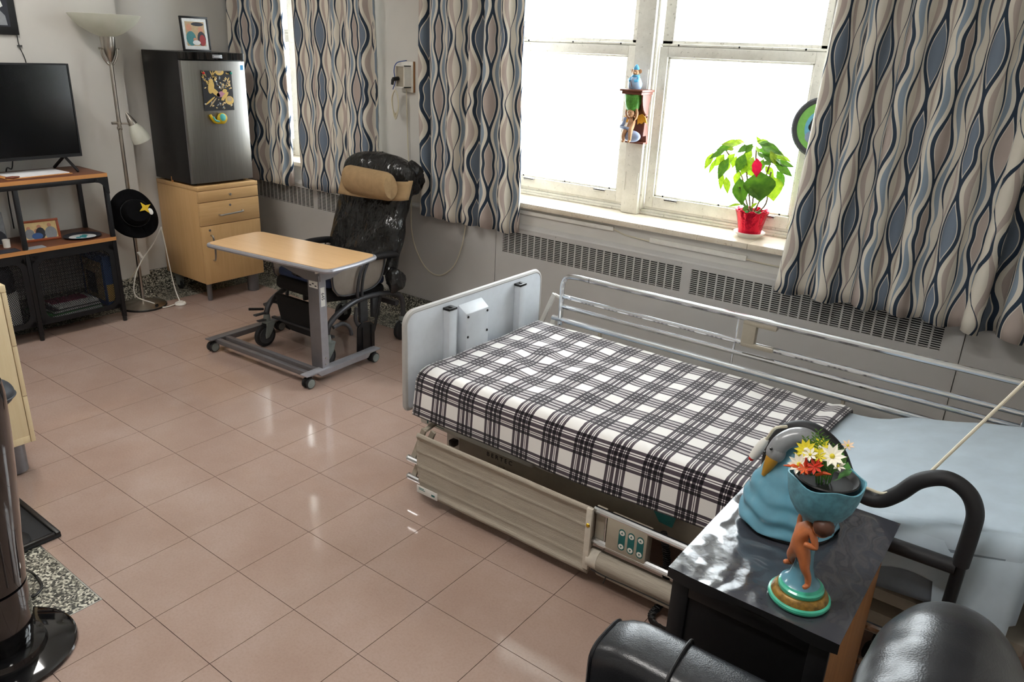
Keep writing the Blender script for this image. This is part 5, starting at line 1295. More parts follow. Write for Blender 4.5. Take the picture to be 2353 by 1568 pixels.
MB().cyl((.315, yo + .008, 1.545), (.305, yo - .03, 1.54), .012).cyl((.305, yo - .03, 1.54), (.302, yo - .034, 1.508), .010, .008).build('jack_plug', 'black_plastic', bxo)
cv_ = thing('coiled_lead', 'looped white lead hanging below the wall box', 'lead', (.30, YB - .08, 1.40))
ld = MB()
for k in range(5):
    s_ = 1 + .07 * math.sin(k * 2.1); cx_ = .288 + .006 * k - .01; yy = YB - .06 - .006 * k
    ld.tube(smoothpath([(cx_, yy, 1.475), (cx_ - .028 * s_, yy, 1.43), (cx_ - .022 * s_, yy, 1.36), (cx_, yy, 1.335 - .008 * k), (cx_ + .024 * s_, yy, 1.365), (cx_ + .024 * s_, yy, 1.43)], 5, True), .0035, 6, closed=True)
ld.build('loops', 'cream_cable', cv_); cv_.children[0]['kind'] = 'stuff'
MB().tube(smoothpath([(.34, YB - .02, 1.65), (.315, YB - .08, 1.635), (.295, YB - .085, 1.59), (.30, YB - .08, 1.53), (.283, YB - .085, 1.48)], 5), .003, 6).build('blue_tie', 'cord_blue', cv_)
hc_ = MB().tube(smoothpath([(.335, YB - .02, 1.48), (.338, YB - .015, 1.2), (.35, YB - .015, 1.0), FY(945, 450, 2.035), FY(945, 520, 2.035), FY(955, 570, 2.035), FY(978, 615, 2.035), FY(1008, 633, 2.035), FY(1040, 615, 2.035), FY(1060, 570, 2.035), FY(1070, 515, 2.035), FY(1072, 470, 2.045), (.86, 2.055, 1.2)], 8), .0036, 8)
tag(hc_.build('hanging_cable', 'cream_cable'), 'cream cable drooping in a loop between wall box and curtain', 'cable')
# ================================================================ bedside stand, figurines, plant, armchair
def PV(u, v, c, off=0.0):
    """pixel onto the upright plane through c that faces the camera; off moves it towards the camera"""
    c = Vector(c); n = Vector((CAM_C.x - c.x, CAM_C.y - c.y, 0)).normalized(); d = ray(u, v)
    return CAM_C + d * ((c + n * off - CAM_C).dot(n) / d.dot(n))
def skin(name, verts, edges, mname, parent, sub=2, root=0):
    vs = [Vector(p[:3]) if len(p) == 4 else Vector(p[0]) for p in verts]; rs = [p[3] if len(p) == 4 else p[1] for p in verts]
    inv = root_matrix(parent).inverted()
    me = bpy.data.meshes.new(name); me.from_pydata([tuple(inv @ p) for p in vs], edges, []); me.materials.append(M[mname])
    o = bpy.data.objects.new(name, me); COL.objects.link(o); o.parent = parent
    sm = o.modifiers.new('skin', 'SKIN'); sm.use_smooth_shade = True
    if not me.skin_vertices: me.attributes
    for i, d in enumerate(me.skin_vertices[0].data): d.radius = (rs[i], rs[i]); d.use_root = (i == root)
    ss = o.modifiers.new('sub', 'SUBSURF'); ss.levels = sub; ss.render_levels = sub
    return o
# ---- stand
NX0, NX1, NY0, NY1, NZ = 3.318, 3.682, -.130, .405, .65
ns = thing('bedside_stand', 'bedside stand wrapped in black with a shiny clear top sheet', 'bedside stand', ((NX0 + NX1) / 2, (NY0 + NY1) / 2, 0))
MB().box((NX0 + .012, NY0 + .012, .04), (NX1 - .012, NY1 - .01, NZ - .022)).build('body', 'plywood_edge', ns, bevel=.002)
MB().box((NX0 + .004, NY0 + .006, .04), (NX0 + .012, NY1 - .012, NZ - .022)).build('side_wrap', 'wrap_black', ns, smooth=False)
fp_ = MB().box((NX0 + .004, NY0 + .006, .04), (NX1 - .01, NY0 + .012, NZ - .022)).build('front_panel', 'wrap_black', ns, smooth=False)
for a, b_ in (((NX0 + .004, .04), (NX0 + .045, NZ - .022)), ((NX1 - .05, .04), (NX1 - .01, NZ - .022)), ((NX0 + .045, NZ - .06), (NX1 - .05, NZ - .022)), ((NX0 + .045, .04), (NX1 - .05, .08))):
    MB().box((a[0], NY0, a[1]), (b_[0], NY0 + .007, b_[1])).build('front_stile', 'wrap_black', fp_, bevel=.002)
MB().box((NX0 - .004, NY0 - .006, NZ - .022), (NX1 + .003, NY1 + .004, NZ - .002)).build('top_board', 'wrap_black', ns, bevel=.002)
tpg = MB()
def wrapf(u, v):
    x = NX0 - .006 + (NX1 - NX0 + .012) * u; y = NY0 - .009 + (NY1 - NY0 + .016) * v
    w_ = max(0, 1 - u * 1.7)
    return (x, y, NZ + .0005 + .0035 * w_ * (noise.noise((x * 14, y * 9, 1)) + .7) + .0006 * noise.noise((x * 30, y * 30, 3)))
tpg.grid(wrapf, 44, 60)
tpg.build('clear_sheet', 'clear_wrap', ns, angle=80)
sk_ = MB()
for x0_, y0_, x1_, y1_ in ((NX0 - .006, NY0 - .009, NX1 + .006, NY0 - .009), (NX0 - .006, NY1 + .007, NX0 - .006, NY0 - .009)):
    sk_.grid(lambda u, v: (x0_ + (x1_ - x0_) * u, y0_ + (y1_ - y0_) * u, NZ + .001 - (.022 + .008 * math.sin(u * 9)) * v), 24, 3)
sk_.build('sheet_skirt', 'wrap_black', ns, angle=80)
for xx, yy in ((NX0 + .05, NY0 + .05), (NX1 - .05, NY0 + .05), (NX0 + .05, NY1 - .05), (NX1 - .05, NY1 - .05)): MB().lathe([(.02, 0), (.022, .04)], (xx, yy, 0), 14).build('foot', 'black_plastic', ns)

# ---- goose in a blue cape
gc = Vector((3.462, .222, NZ + .0065))
go = thing('goose_figurine', 'grey goose figurine wrapped in a pleated blue cape on the stand', 'figurine', gc)
cap = MB(); NA = 64; prof = [(1.0, 0), (1.02, .012), (1.0, .03), (.95, .055), (.86, .085), (.73, .115), (.58, .145), (.42, .172), (.27, .192), (.16, .203)]
side = Vector((.80, .60, 0)); fw = Vector((.6, -.8, 0))
pr2 = []
for (r0_, h0_), (r1_, h1_) in zip(prof, prof[1:]):
    for k in range(6): pr2.append((r0_ + (r1_ - r0_) * k / 6, h0_ + (h1_ - h0_) * k / 6))
prof = pr2 + [prof[-1]]
for r, h in prof:
    for j in range(NA):
        a = 2 * PI * j / NA; k = 1 - h / .25
        pl_ = 1 + .042 * math.sin(2 * PI * (h / .042) + 2.2 * math.sin(a + .8)) * k + .018 * math.sin(5 * a + 6 * h / .2)
        rx = .118 * r * pl_; ry = .098 * r * pl_
        cap.v.append(gc + side * (rx * math.cos(a) - .012 * h / .2) + fw * (ry * math.sin(a) - .02 * h / .2) + Vector((0, 0, h + .006 * k * math.sin(7 * a + 1))))
for i in range(len(prof) - 1):
    for j in range(NA): cap.face((i * NA + j, i * NA + (j + 1) % NA, (i + 1) * NA + (j + 1) % NA, (i + 1) * NA + j))
cap.face(range(NA)); cap.face(range((len(prof) - 1) * NA, len(prof) * NA))
for p in cap.v: p.z = max(p.z, gc.z + .006)
cap.build('cape', 'blue_glaze', go, angle=80)
MB().lathe([(.0, 0), (.105, 0), (.105, .008)], gc - Vector((0, 0, .0025)), 40, sx=1.0, sy=.95).build('base', 'black_plastic', go)
neck = [PV(1858, 1048, gc, .0), PV(1866, 1022, gc), PV(1850, 1006, gc, .005), PV(1822, 1005, gc, .01), PV(1797, 1018, gc, .02), PV(1783, 1037, gc, .025), PV(1778, 1055, gc, .03)]
npth = smoothpath(neck, 5); nr_ = []
for i in range(len(npth)):
    t = i / (len(npth) - 1); nr_.append(.024 * (1 - t) + .021 * t if t < .75 else .0218 - .006 * ((t - .75) / .25) ** 2)
MB().tube(npth, nr_, 18).ball(PV(1783, 1040, gc, .025), (.0235, .0235, .027), 18, 12).build('neck', 'grey_glaze', go)
MB().tube([PV(1776, 1052, gc, .032), PV(1766, 1070, gc, .035), PV(1754, 1092, gc, .036)], [.017, .013, .005], 12).build('beak', 'beak_yellow', go)
for u_, v_ in ((1772, 1032), (1757, 1040)): MB().ball(PV(u_, v_, gc, .047 if u_ > 1765 else .03), .004, 8, 6).build('eye', 'gloss_black', go)

# ---- cherub planter with flowers
pc = Vector((3.577, -.050, NZ + .003))
ch = thing('cherub_planter', 'cherub figurine holding up a blue planter bowl of artificial flowers', 'figurine', pc)
MB().lathe([(0, 0), (.062, 0), (.065, .006), (.064, .011), (.061, .013)], pc, 36).build('lower_rim', 'green_glaze', ch)
MB().lathe([(.060, .011), (.058, .018), (.054, .024), (.05, .027)], pc, 36).build('gold_base', 'gold_paint', ch)
MB().lathe([(.045, .024), (.0475, .03), (.047, .036), (.043, .039)], pc, 36).build('upper_rim', 'green_glaze', ch)
MB().lathe([(.043, .037), (.036, .042), (.026, .055), (.019, .08), (.016, .11), (.017, .15), (.022, .19), (.028, .205)], pc + Vector((-.004, .006, 0)), 28).build('drapery', 'blue_glaze', ch)
def q(u, v, off=.02): return PV(u, v, pc, off)
bv = [(q(1836, 1262), .017), (q(1836, 1236), .0165), (q(1846, 1212), .0165), (q(1862, 1199), .009), (q(1880, 1212, .03), .0),
      (q(1850, 1285, .03), .0135), (q(1848, 1305, .034), .0105), (q(1857, 1328, .034), .0075), (q(1856, 1346, .036), .0065), (q(1845, 1352, .048), .005),
      (q(1818, 1272, .0), .0115), (q(1812, 1262, -.015), .008), (q(1818, 1292, -.01), .007), (q(1806, 1291, .0), .006), (q(1800, 1292, .004), .005),
      (q(1866, 1222, .036), .0085), (q(1876, 1262, .042), .0075), (q(1856, 1254, .046), .0065), (q(1846, 1250, .046), .0065),
      (q(1838, 1208, .0), .008), (q(1840, 1188, -.01), .0065), (q(1850, 1170, -.01), .006)]
ed = [(0, 1), (1, 2), (2, 3), (0, 5), (5, 6), (6, 7), (7, 8), (8, 9), (0, 10), (10, 12), (12, 13), (13, 14), (2, 15), (15, 16), (16, 17), (17, 18), (2, 19), (19, 20), (20, 21)]
# drop unused vertices 4 and 11
keep = [i for i in range(len(bv)) if i not in (4, 11)]; remap = {o_: n_ for n_, o_ in enumerate(keep)}
skin('body', [bv[i] for i in keep], [(remap[a], remap[b]) for a, b in ed], 'figure_skin', ch)
hd_ = q(1890, 1214, .04)
MB().ball(hd_, (.0185, .0185, .0205), 18, 12).build('head', 'figure_skin', ch)
hm = MB().ball(hd_ + Vector((.003, -.005, .006)), (.0205, .0205, .0195), 22, 14)
for p in hm.v: p += (p - hd_).normalized() * .0025 * noise.noise(p * 260)
hm.build('hair', 'hair_brown', ch)
bowl = MB(); NA = 48
bprof = [(.02, .198), (.033, .205), (.05, .22), (.062, .24), (.069, .262), (.073, .285), (.0745, .30), (.071, .30), (.068, .28), (.06, .262), (.02, .255)]
bo_c = pc + Vector((.004, .004, 0))
for i, (r, h) in enumerate(bprof):
    for j in range(NA):
        a = 2 * PI * j / NA; wv_ = .0022 * math.sin(5 * a + .6) if 4 <= i <= 8 else 0
        bowl.v.append(bo_c + Vector((r * math.cos(a), r * math.sin(a), h + wv_ * (2 if i in (6, 7) else 1))))
for i in range(len(bprof) - 1):
    for j in range(NA): bowl.face((i * NA + j, i * NA + (j + 1) % NA, (i + 1) * NA + (j + 1) % NA, (i + 1) * NA + j))
bowl.face(range(NA)); bowl.face(range((len(bprof) - 1) * NA, len(bprof) * NA))
bowl.build('bowl', 'blue_matt', ch, angle=70)
MB().lathe([(.058, .262), (.064, .30), (.061, .302), (.052, .29), (0, .287)], bo_c, 30).build('inner_pot', 'black_plastic', ch)
fc = bo_c + Vector((0, 0, .29))
def flower(c, ax, r, n, mn, centre, plen=.5):
    c = Vector(c); ax = Vector(ax).normalized(); e1 = ax.orthogonal().normalized(); e2 = ax.cross(e1); m = MB()
    for k in range(n):
        a = 2 * PI * k / n; d = e1 * math.cos(a) + e2 * math.sin(a); s_ = ax.cross(d)
        m.add([c, c + d * r * .55 + s_ * r * .2 + ax * r * .25, c + d * r + ax * r * .35, c + d * r * .55 - s_ * r * .2 + ax * r * .25], [(0, 1, 2, 3)])
    o = m.build('flower', mn, ch, smooth=False); o.modifiers.new('s', 'SOLIDIFY').thickness = .0006
    if centre: MB().ball(c + ax * r * .12, r * .2, 8, 6).build('flower_centre', centre, o)
    return o
def stemf(p, mn='flower_green'):
    MB().tube(smoothpath([fc + Vector(((p.x - fc.x) * .3, (p.y - fc.y) * .3, -.004)), (fc + p) / 2 + Vector((0, 0, .01)), p], 4), .0012, 5).build('stem', mn, ch)
toward = (CAM_C - fc).normalized()
for u_, v_, off, r, mn, ct in ((1852, 1035, .02, .022, 'petal_yellow', 'petal_white'), (1836, 1068, .05, .023, 'petal_white', 'petal_yellow'), (1912, 1050, .03, .026, 'petal_white', 'petal_yellow'), (1885, 1030, .0, .022, 'petal_yellow', 'petal_white'),
                               (1850, 1078, .06, .016, 'petal_orange', None), (1873, 1074, .06, .018, 'petal_red', None), (1948, 1025, .0, .013, 'petal_peach', 'petal_yellow'), (1862, 1046, .05, .016, 'petal_white', 'petal_yellow'), (1925, 1072, .04, .015, 'petal_white', 'petal_yellow'),
                               (1882, 1050, .045, .015, 'petal_yellow', None), (1838, 1046, .02, .014, 'petal_yellow', None)):
    p = PV(u_, v_, fc, off); flower(p, toward + Vector((random.uniform(-.4, .4), random.uniform(-.4, .4), .6)), r, 10 if r > .02 else 7, mn, ct); stemf(p)
for u_, v_, dx in ((1842, 1022, 0), (1868, 1018, 0), (1895, 1008, 0), (1920, 1025, 0), (1880, 992, 0), (1872, 1000, 0), (1850, 1008, -4), (1930, 1035, 6), (1938, 1055, 10), (1862, 1012, -2)):
    p = PV(u_, v_, fc, 0); m = MB(); b0 = fc
    for k in range(9):
        t = .35 + .65 * k / 8; c0 = b0.lerp(p, t); L_ = .022 * (1.1 - .7 * (t - .35) / .65)
        for sg in (-1, 1):
            d = side * sg * L_ + Vector((0, 0, L_ * .8)); m.add([c0, c0 + d * .5 + Vector((0, 0, .002)), c0 + d, c0 + d * .5 - Vector((0, 0, .002))], [(0, 1, 2, 3)])
    m.tube([b0, p], .0008, 4); f_ = m.build('fern', 'fern_green', ch, smooth=False)
for k in range(16):
    a = k * 2.4; r = .02 + .028 * (k % 4) / 3; c0 = fc + Vector((r * math.cos(a), r * math.sin(a), .012 + .01 * (k % 3))); d = Vector((math.cos(a + 1), math.sin(a + 1), .8)) * .02; s_ = Vector((-d.y, d.x, 0)) * .35
    MB().add([c0, c0 + d * .5 + s_, c0 + d, c0 + d * .5 - s_], [(0, 1, 2, 3)]).build('leaf', 'flower_green', ch, smooth=False)
for u_, v_, u2, v2, mn in ((1858, 1088, 1890, 1062, 'petal_red'), (1845, 1080, 1800, 1070, 'petal_orange'), (1852, 1090, 1852, 1052, 'petal_red'), (1875, 1092, 1910, 1091, 'petal_orange')):
    MB().tube([PV(u_, v_, fc, .05), (PV(u_, v_, fc, .055) + PV(u2, v2, fc, .06)) / 2 + Vector((0, 0, .004)), PV(u2, v2, fc, .06)], [.003, .004, .001], 6).build('bract', mn, ch)

# ---- armchair in the corner
ac = thing('armchair', 'black leather armchair in the bottom right corner', 'armchair', (3.62, -.62, 0))
MB().box((3.30, -.93, .12), (3.95, -.34, .36)).build('seat_base', 'leather', ac, bevel=.02, seg=3)
MB().box((3.165, -.86, .345), (3.84, -.415, .475)).build('seat_cushion', 'leather', ac, bevel=.05, seg=5)
def arm_(y0, y1, name='arm'):
    sec = []
    m = MB(); yc, hw = (y0 + y1) / 2, (y1 - y0) / 2
    NS = 14; XN = 22
    for i in range(XN + 1):
        x = 3.278 + (3.92 - 3.278) * i / XN; zt = .615 - .02 * max(0, 1 - i / 3) ** 2 + .0
        k = 1 - .12 * max(0, 1 - i / 2) ** 2
        ring = [(x, yc - hw * k, .12)] + [(x, yc + hw * k * math.copysign(abs(math.cos(PI - PI * j / NS)) ** .55, math.cos(PI - PI * j / NS)), zt - .06 + .06 * k * math.sin(PI * j / NS) ** .6) for j in range(NS + 1)] + [(x, yc + hw * k, .12)]
        sec.append(ring)
    n_ = len(sec[0]); m.v = [Vector(p) for r in sec for p in r]
    for i in range(XN):
        for j in range(n_): m.face((i * n_ + j, i * n_ + (j + 1) % n_, (i + 1) * n_ + (j + 1) % n_, (i + 1) * n_ + j))
    m.face(range(n_)); m.face(range(XN * n_, (XN + 1) * n_))
    o = m.build(name, 'leather', ac, angle=50)
    pt_ = [Vector(p) + Vector((-.002, 0, 0)) for p in sec[0]]; MB().tube(pt_, .0045, 6).build('piping', 'leather', o)
    MB().tube([Vector(r[-2]) + Vector((0, .002, .006)) for r in sec], .004, 6).build('piping', 'leather', o)
    return o
ar = arm_(-.415, -.262); arm_(-1.0, -.85)
MB().tube(smoothpath([(3.435, -.256, .45), (3.435, -.257, .57), (3.437, -.275, .612), (3.44, -.33, .6215), (3.445, -.40, .612), (3.447, -.421, .57), (3.45, -.422, .45)], 5), .0035, 8).build('wrapped_cord', 'strap_black', ac)
bk_ = MB()
def backf(u, v):
    y = -.31 - .66 * u; a = PI * 1.28 * v - .14 * PI
    # v goes from front-bottom over the top to the rear
    e = 1 - abs(2 * u - 1) ** 5 * .38
    rad = .108 * e; cx_, cz_ = 3.868 + .01 * u, .895
    pinch = 1 + .03 * math.sin(24 * u * 2) * math.exp(-((v - .35) / .25) ** 2) * .4
    x = cx_ - rad * math.cos(a) * pinch; z = cz_ + rad * math.sin(a) * pinch
    if v < .12: z -= (.12 - v) / .12 * .40; x -= (.12 - v) / .12 * .02
    if v > .88: z -= (v - .88) / .12 * .55
    return (x, y, z - (1 - e) * .03)
bk_.grid(backf, 60, 40); n0 = len(bk_.v)
for uu, k0 in ((0, 0), (1, 60 * 41)):
    bk_.face([k0 + j for j in range(41)])
bk_.build('back', 'leather', ac, angle=60)
for xx in (3.35, 3.88):
    for yy in (-.88, -.39): MB().lathe([(.018, 0), (.024, .12)], (xx, yy, 0), 12).build('leg', 'black_plastic', ac)

# ---- black tower at the left
tc = Vector((1.642, -.973, 0))
tw = thing('tower_heater', 'glossy black tower appliance on a round base at the left edge', 'tower appliance', tc)
MB().lathe([(0, 0), (.194, 0), (.197, .006), (.195, .014), (.185, .019), (.12, .024), (.115, .04), (.09, .048), (0, .05)], tc, 56).build('base', 'gloss_black', tw)
MB().lathe([(.085, .045), (.096, .10), (.099, .20), (.0995, .247), (.09, .25)], tc, 44).build('stem', 'gloss_black', tw)
MB().lathe([(.088, .25), (.1, .256), (.111, .4), (.121, .5), (.13, .6), (.137, .7), (.142, .82), (.138, .86), (.12, .875), (0, .88)], tc, 48).build('body', 'gloss_black', tw)
fin = MB()
for k in range(9):
    a = math.radians(-65 + k * 13); d = Vector((math.cos(a), math.sin(a), 0)); p0 = tc + d * .1015; p1 = tc + d * .1395
    fin.tube([Vector((p0.x, p0.y, .28)), Vector((p1.x, p1.y, .8))], .0025, 5)
fo_ = fin.build('grille_rib', 'black_plastic', tw); fo_['kind'] = 'stuff'
MB().ball(PV(44, 1300, tc, .06), (.004, .004, .012), 8, 6).build('indicator', 'print_white', tw)
MB().tube(smoothpath([PV(48, 1305, tc, 0), FZ(75, 1318, .03), FZ(96, 1345, .006), FZ(82, 1368, .006), FZ(50, 1383, .006), tc + Vector((-.05, .03, .02))], 6), .0045, 8).build('power_cable', 'black_plastic', tw)
# padded rest poking in at the left edge
pd_ = thing('padded_rest', 'dark grey rounded pad with a raised seam at the left edge', 'pad', (1.09, -.80, 0))
pcn = onp(-28, 908, 2, .60)
MB().ball(pcn, (.075, .075, .052), 28, 18).build('pad', 'pad_grey', pd_)
MB().tube([pcn + Vector((.0755 * math.cos(2 * PI * k / 36), .0755 * math.sin(2 * PI * k / 36), -.008)) for k in range(36)], .004, 6, closed=True).build('seam', 'pad_grey', pd_)
MB().cyl((pcn.x - .03, pcn.y - .03, .03), (pcn.x - .03, pcn.y - .03, .57), .014, n=12).lathe([(.07, 0), (.07, .02), (.02, .035)], (pcn.x - .03, pcn.y - .03, 0), 20).build('post', 'black_metal', pd_)
# low black tray on the floor
ma, mb_, mc_ = FZ(140, 1222, .022), FZ(50, 1257, .022), FZ(30, 1140, .022)
tr_ = thing('floor_tray', 'low black tray lying on the floor below the pale cabinet', 'tray', (ma.x - .18, ma.y - .15, 0))
x0, x1, y1_, y0_ = ma.x - .42, ma.x, ma.y, ma.y - .30
MB().box((x0, y0_, .001), (x1, y1_, .014)).build('pan', 'mat_black', tr_, bevel=.003)
rm = MB()
for a, b_ in (((x0, y0_), (x1, y0_ + .018)), ((x0, y1_ - .018), (x1, y1_)), ((x0, y0_ + .018), (x0 + .018, y1_ - .018)), ((x1 - .018, y0_ + .018), (x1, y1_ - .018))): rm.box((a[0], a[1], .012), (b_[0], b_[1], .024))
rm.build('rim', 'black_plastic', tr_, bevel=.004)

# ---- corbel with cherub on the mullion, small figurine on it
YM = 2.249
cbx = 1.872
cb_ = thing('corbel_shelf', 'carved wooden wall bracket with a painted cherub on the window mullion', 'wall bracket', (cbx, YM, 1.30))
MB().prism([(cbx - .055, YM, 1.305), (cbx + .055, YM, 1.305), (cbx + .05, YM, 1.36), (cbx + .035, YM, 1.45), (cbx + .05, YM, 1.54), (cbx + .062, YM, 1.57), (cbx - .062, YM, 1.57), (cbx - .05, YM, 1.54), (cbx - .035, YM, 1.45), (cbx - .05, YM, 1.36)], (0, -.018, 0)).build('back_board', 'brown_wood', cb_, bevel=.003)
MB().box((cbx - .066, YM - .135, 1.562), (cbx + .066, YM, 1.573)).box((cbx - .058, YM - .125, 1.548), (cbx + .058, YM, 1.562)).build('ledge', 'brown_wood', cb_, bevel=.003)
MB().box((cbx - .055, YM - .05, 1.298), (cbx + .055, YM, 1.308)).build('foot_board', 'brown_wood', cb_, bevel=.003)
for sx in (-1, 1):
    sc_ = [(cbx + sx * .05, YM - .018, 1.55), (cbx + sx * .05, YM - .10, 1.55)]
    for k in range(7):
        a = PI / 2 * k / 6; sc_.append((cbx + sx * .05, YM - .018 - .075 * math.cos(a), 1.545 - .10 * math.sin(a)))
    MB().prism(sc_, (-sx * .008, 0, 0)).build('side_scroll', 'brown_wood', cb_, smooth=False)
cc = Vector((cbx - .012, YM - .075, 1.42))
vn = MB().lathe([(.022, 1.455), (.034, 1.48), (.042, 1.51), (.046, 1.54), (.044, 1.55)], (cc.x, cc.y, 0), 30)
for p in vn.v: p += Vector((p.x - cc.x, p.y - cc.y, 0)).normalized() * .007 * noise.noise(p * 110)
vn.build('foliage', 'vine_green', cb_, angle=80)
X, Y = cc.x, cc.y
sv = [((X, Y, 1.375), .019), ((X, Y, 1.40), .020), ((X, Y, 1.425), .018), ((X, Y, 1.437), .010),
      ((X - .026, Y - .004, 1.43), .0085), ((X - .032, Y - .008, 1.455), .008), ((X - .024, Y - .012, 1.488), .0075),
      ((X + .026, Y - .004, 1.43), .0085), ((X + .032, Y - .008, 1.455), .008), ((X + .024, Y - .012, 1.488), .0075),
      ((X - .017, Y - .035, 1.365), .014), ((X - .018, Y - .045, 1.335), .0105), ((X - .016, Y - .04, 1.315), .0085), ((X - .016, Y - .055, 1.311), .007),
      ((X + .017, Y - .035, 1.37), .014), ((X + .022, Y - .045, 1.34), .0105), ((X + .02, Y - .04, 1.318), .0085), ((X + .02, Y - .055, 1.313), .007)]
skin('cherub_body', sv, [(0, 1), (1, 2), (2, 3), (2, 4), (4, 5), (5, 6), (2, 7), (7, 8), (8, 9), (0, 10), (10, 11), (11, 12), (12, 13), (0, 14), (14, 15), (15, 16), (16, 17)], 'figure_skin_pale', cb_)
hd2 = Vector((X, Y - .014, 1.455)); MB().ball(hd2, (.021, .021, .023), 18, 12).ball(hd2 + Vector((0, -.021, -.003)), (.004, .005, .004), 8, 6).build('cherub_head', 'figure_skin_pale', cb_)
MB().ball(hd2 + Vector((0, .006, .006)), (.0225, .02, .022), 18, 12).build('cherub_hair', 'hair_brown', cb_)
for ex in (-.008, .008): MB().ball(hd2 + Vector((ex, -.019, .003)), .0022, 6, 4).build('cherub_eye', 'print_black', cb_)
for sx in (-1, 1):
    w_ = [(X + sx * .015, Y + .03, 1.44), (X + sx * .04, Y + .032, 1.452), (X + sx * .062, Y + .03, 1.435), (X + sx * .075, Y + .028, 1.405), (X + sx * .055, Y + .028, 1.412), (X + sx * .045, Y + .028, 1.40), (X + sx * .03, Y + .028, 1.405), (X + sx * .018, Y + .03, 1.395)]
    MB().prism(w_, (0, .009, 0)).build('wing', 'wing_yellow', cb_, bevel=.002)
MB().tube(smoothpath([(X - .028, Y - .02, 1.432), (X - .032, Y - .025, 1.40), (X - .048, Y - .02, 1.382), (X - .015, Y - .034, 1.378), (X + .02, Y - .025, 1.372)], 5), [.006] + [.009] * 19 + [.006], 10).build('sash', 'cloth_blue_grey', cb_)
MB().ball((X + .012, Y - .01, 1.338), (.052, .03, .03), 20, 12).build('cloud', 'cloth_blue_grey', cb_)
for sx in (-1, 1): MB().prism([(cbx + sx * .05, YM - .018, 1.34), (cbx + sx * .05, YM - .05, 1.34), (cbx + sx * .05, YM - .045, 1.42), (cbx + sx * .05, YM - .018, 1.44)], (-sx * .008, 0, 0)).build('side_moulding', 'brown_wood', cb_, smooth=False)
sf = thing('mouse_figurine', 'small pale blue figurine with a blue hat on the wall bracket', 'figurine', (cbx - .01, YM - .07, 1.5735))
FXc, FYc, FZc = cbx - .012, YM - .075, 1.5735
MB().lathe([(0, 0), (.03, 0), (.036, .012), (.037, .028), (.03, .045), (.024, .055), (.018, .062)], (FXc, FYc, FZc), 28).build('coat', 'coat_blue', sf)
MB().lathe([(.02, .056), (.022, .06), (.021, .066), (.017, .07)], (FXc, FYc, FZc), 24).build('scarf', 'hat_blue', sf)
MB().ball((FXc, FYc - .004, FZc + .082), (.017, .016, .017), 18, 12).ball((FXc, FYc - .018, FZc + .079), (.008, .007, .006), 10, 8).build('head', 'figure_skin_pale', sf)
for ex in (-.021, .021): MB().ball((FXc + ex, FYc + .004, FZc + .087), (.01, .004, .011), 12, 8).build('ear', 'figure_skin_pale', sf)
MB().lathe([(.0155, .094), (.016, .098), (.012, .108), (.006, .118), (0, .121)], (FXc, FYc, FZc), 20).build('hat', 'hat_blue', sf)
for ex in (-.02, .02): MB().tube(smoothpath([(FXc + ex * .9, FYc - .008, FZc + .055), (FXc + ex * 1.25, FYc - .022, FZc + .044), (FXc + ex * .6, FYc - .035, FZc + .04)], 4), .007, 8).build('sleeve', 'hat_blue', sf)
MB().tube([(FXc - .006, FYc - .040, FZc + .042), (FXc + .003, FYc - .038, FZc + .012)], .002, 6).build('stick', 'brown_wood', sf)

# ---- round wall plate half behind the right curtain
wp = thing('wall_plate', 'round dark framed plate with a cat picture half behind the curtain', 'wall plate', (2.80, 2.27, 1.46))
wcn = Vector((2.805, 2.262, 1.458))
MB().lathe([(.128, -.005), (.136, .0), (.138, .008), (.13, .013), (.118, .012), (.112, .004), (.0, .004), (.0, -.005)], wcn, 48, (0, -1, 0)).build('rim', 'dark_tube', wp)
MB().lathe([(.114, .005), (.09, .0062), (0, .0062)], wcn, 44, (0, -1, 0)).build('green_ground', 'print_lime', wp)
def wdisc(dx, dz, r, sy, mn, k, nm='painting'): MB().prism(disc_pts((wcn.x + dx, wcn.y - .0065 - k * .0006, wcn.z + dz), r, 24, 'y', sy), (0, .0005, 0)).build(nm, mn, wp, smooth=False)
wdisc(.005, -.005, .082, 1.05, 'print_sky', 1); wdisc(-.01, -.045, .06, .6, 'cloth_blue_grey', 2); wdisc(-.028, .0, .032, .75, 'print_black', 3, 'cat'); wdisc(.02, .025, .028, .9, 'print_skin', 4, 'cat')
for dx in (-.045, -.012): MB().prism([(wcn.x + dx - .01, wcn.y - .0088, wcn.z + .015), (wcn.x + dx + .012, wcn.y - .0088, wcn.z + .015), (wcn.x + dx, wcn.y - .0088, wcn.z + .042)], (0, .0006, 0)).build('cat_ear', 'print_black', wp, smooth=False)
for dx in (-.04, -.02): MB().prism(disc_pts((wcn.x + dx, wcn.y - .0094, wcn.z + .002), .004, 10, 'y', .6), (0, .0004, 0)).build('cat_eye', 'print_white', wp, smooth=False)
MB().cyl((2.80, 2.265, 1.46), (2.80, 2.29, 1.46), .02, n=10).build('hook', 'steel', wp)

# ---- window wand at the right jamb
wd_t = thing('window_wand', 'thin wand with cream grip hanging beside the right window jamb', 'wand', (2.75, 2.21, SILL))
wa, wb, wc_ = FY(1872, 330, 2.24), FY(1820, 497, 2.21), FY(1809, 526, 2.205)
MB().tube([wa + (wa - wb) * .8, wb], .0026, 6).build('rod', 'brown_wood', wd_t)
MB().tube([wb, wc_], [.006, .0075], 10).build('grip', 'cream_cable', wd_t)
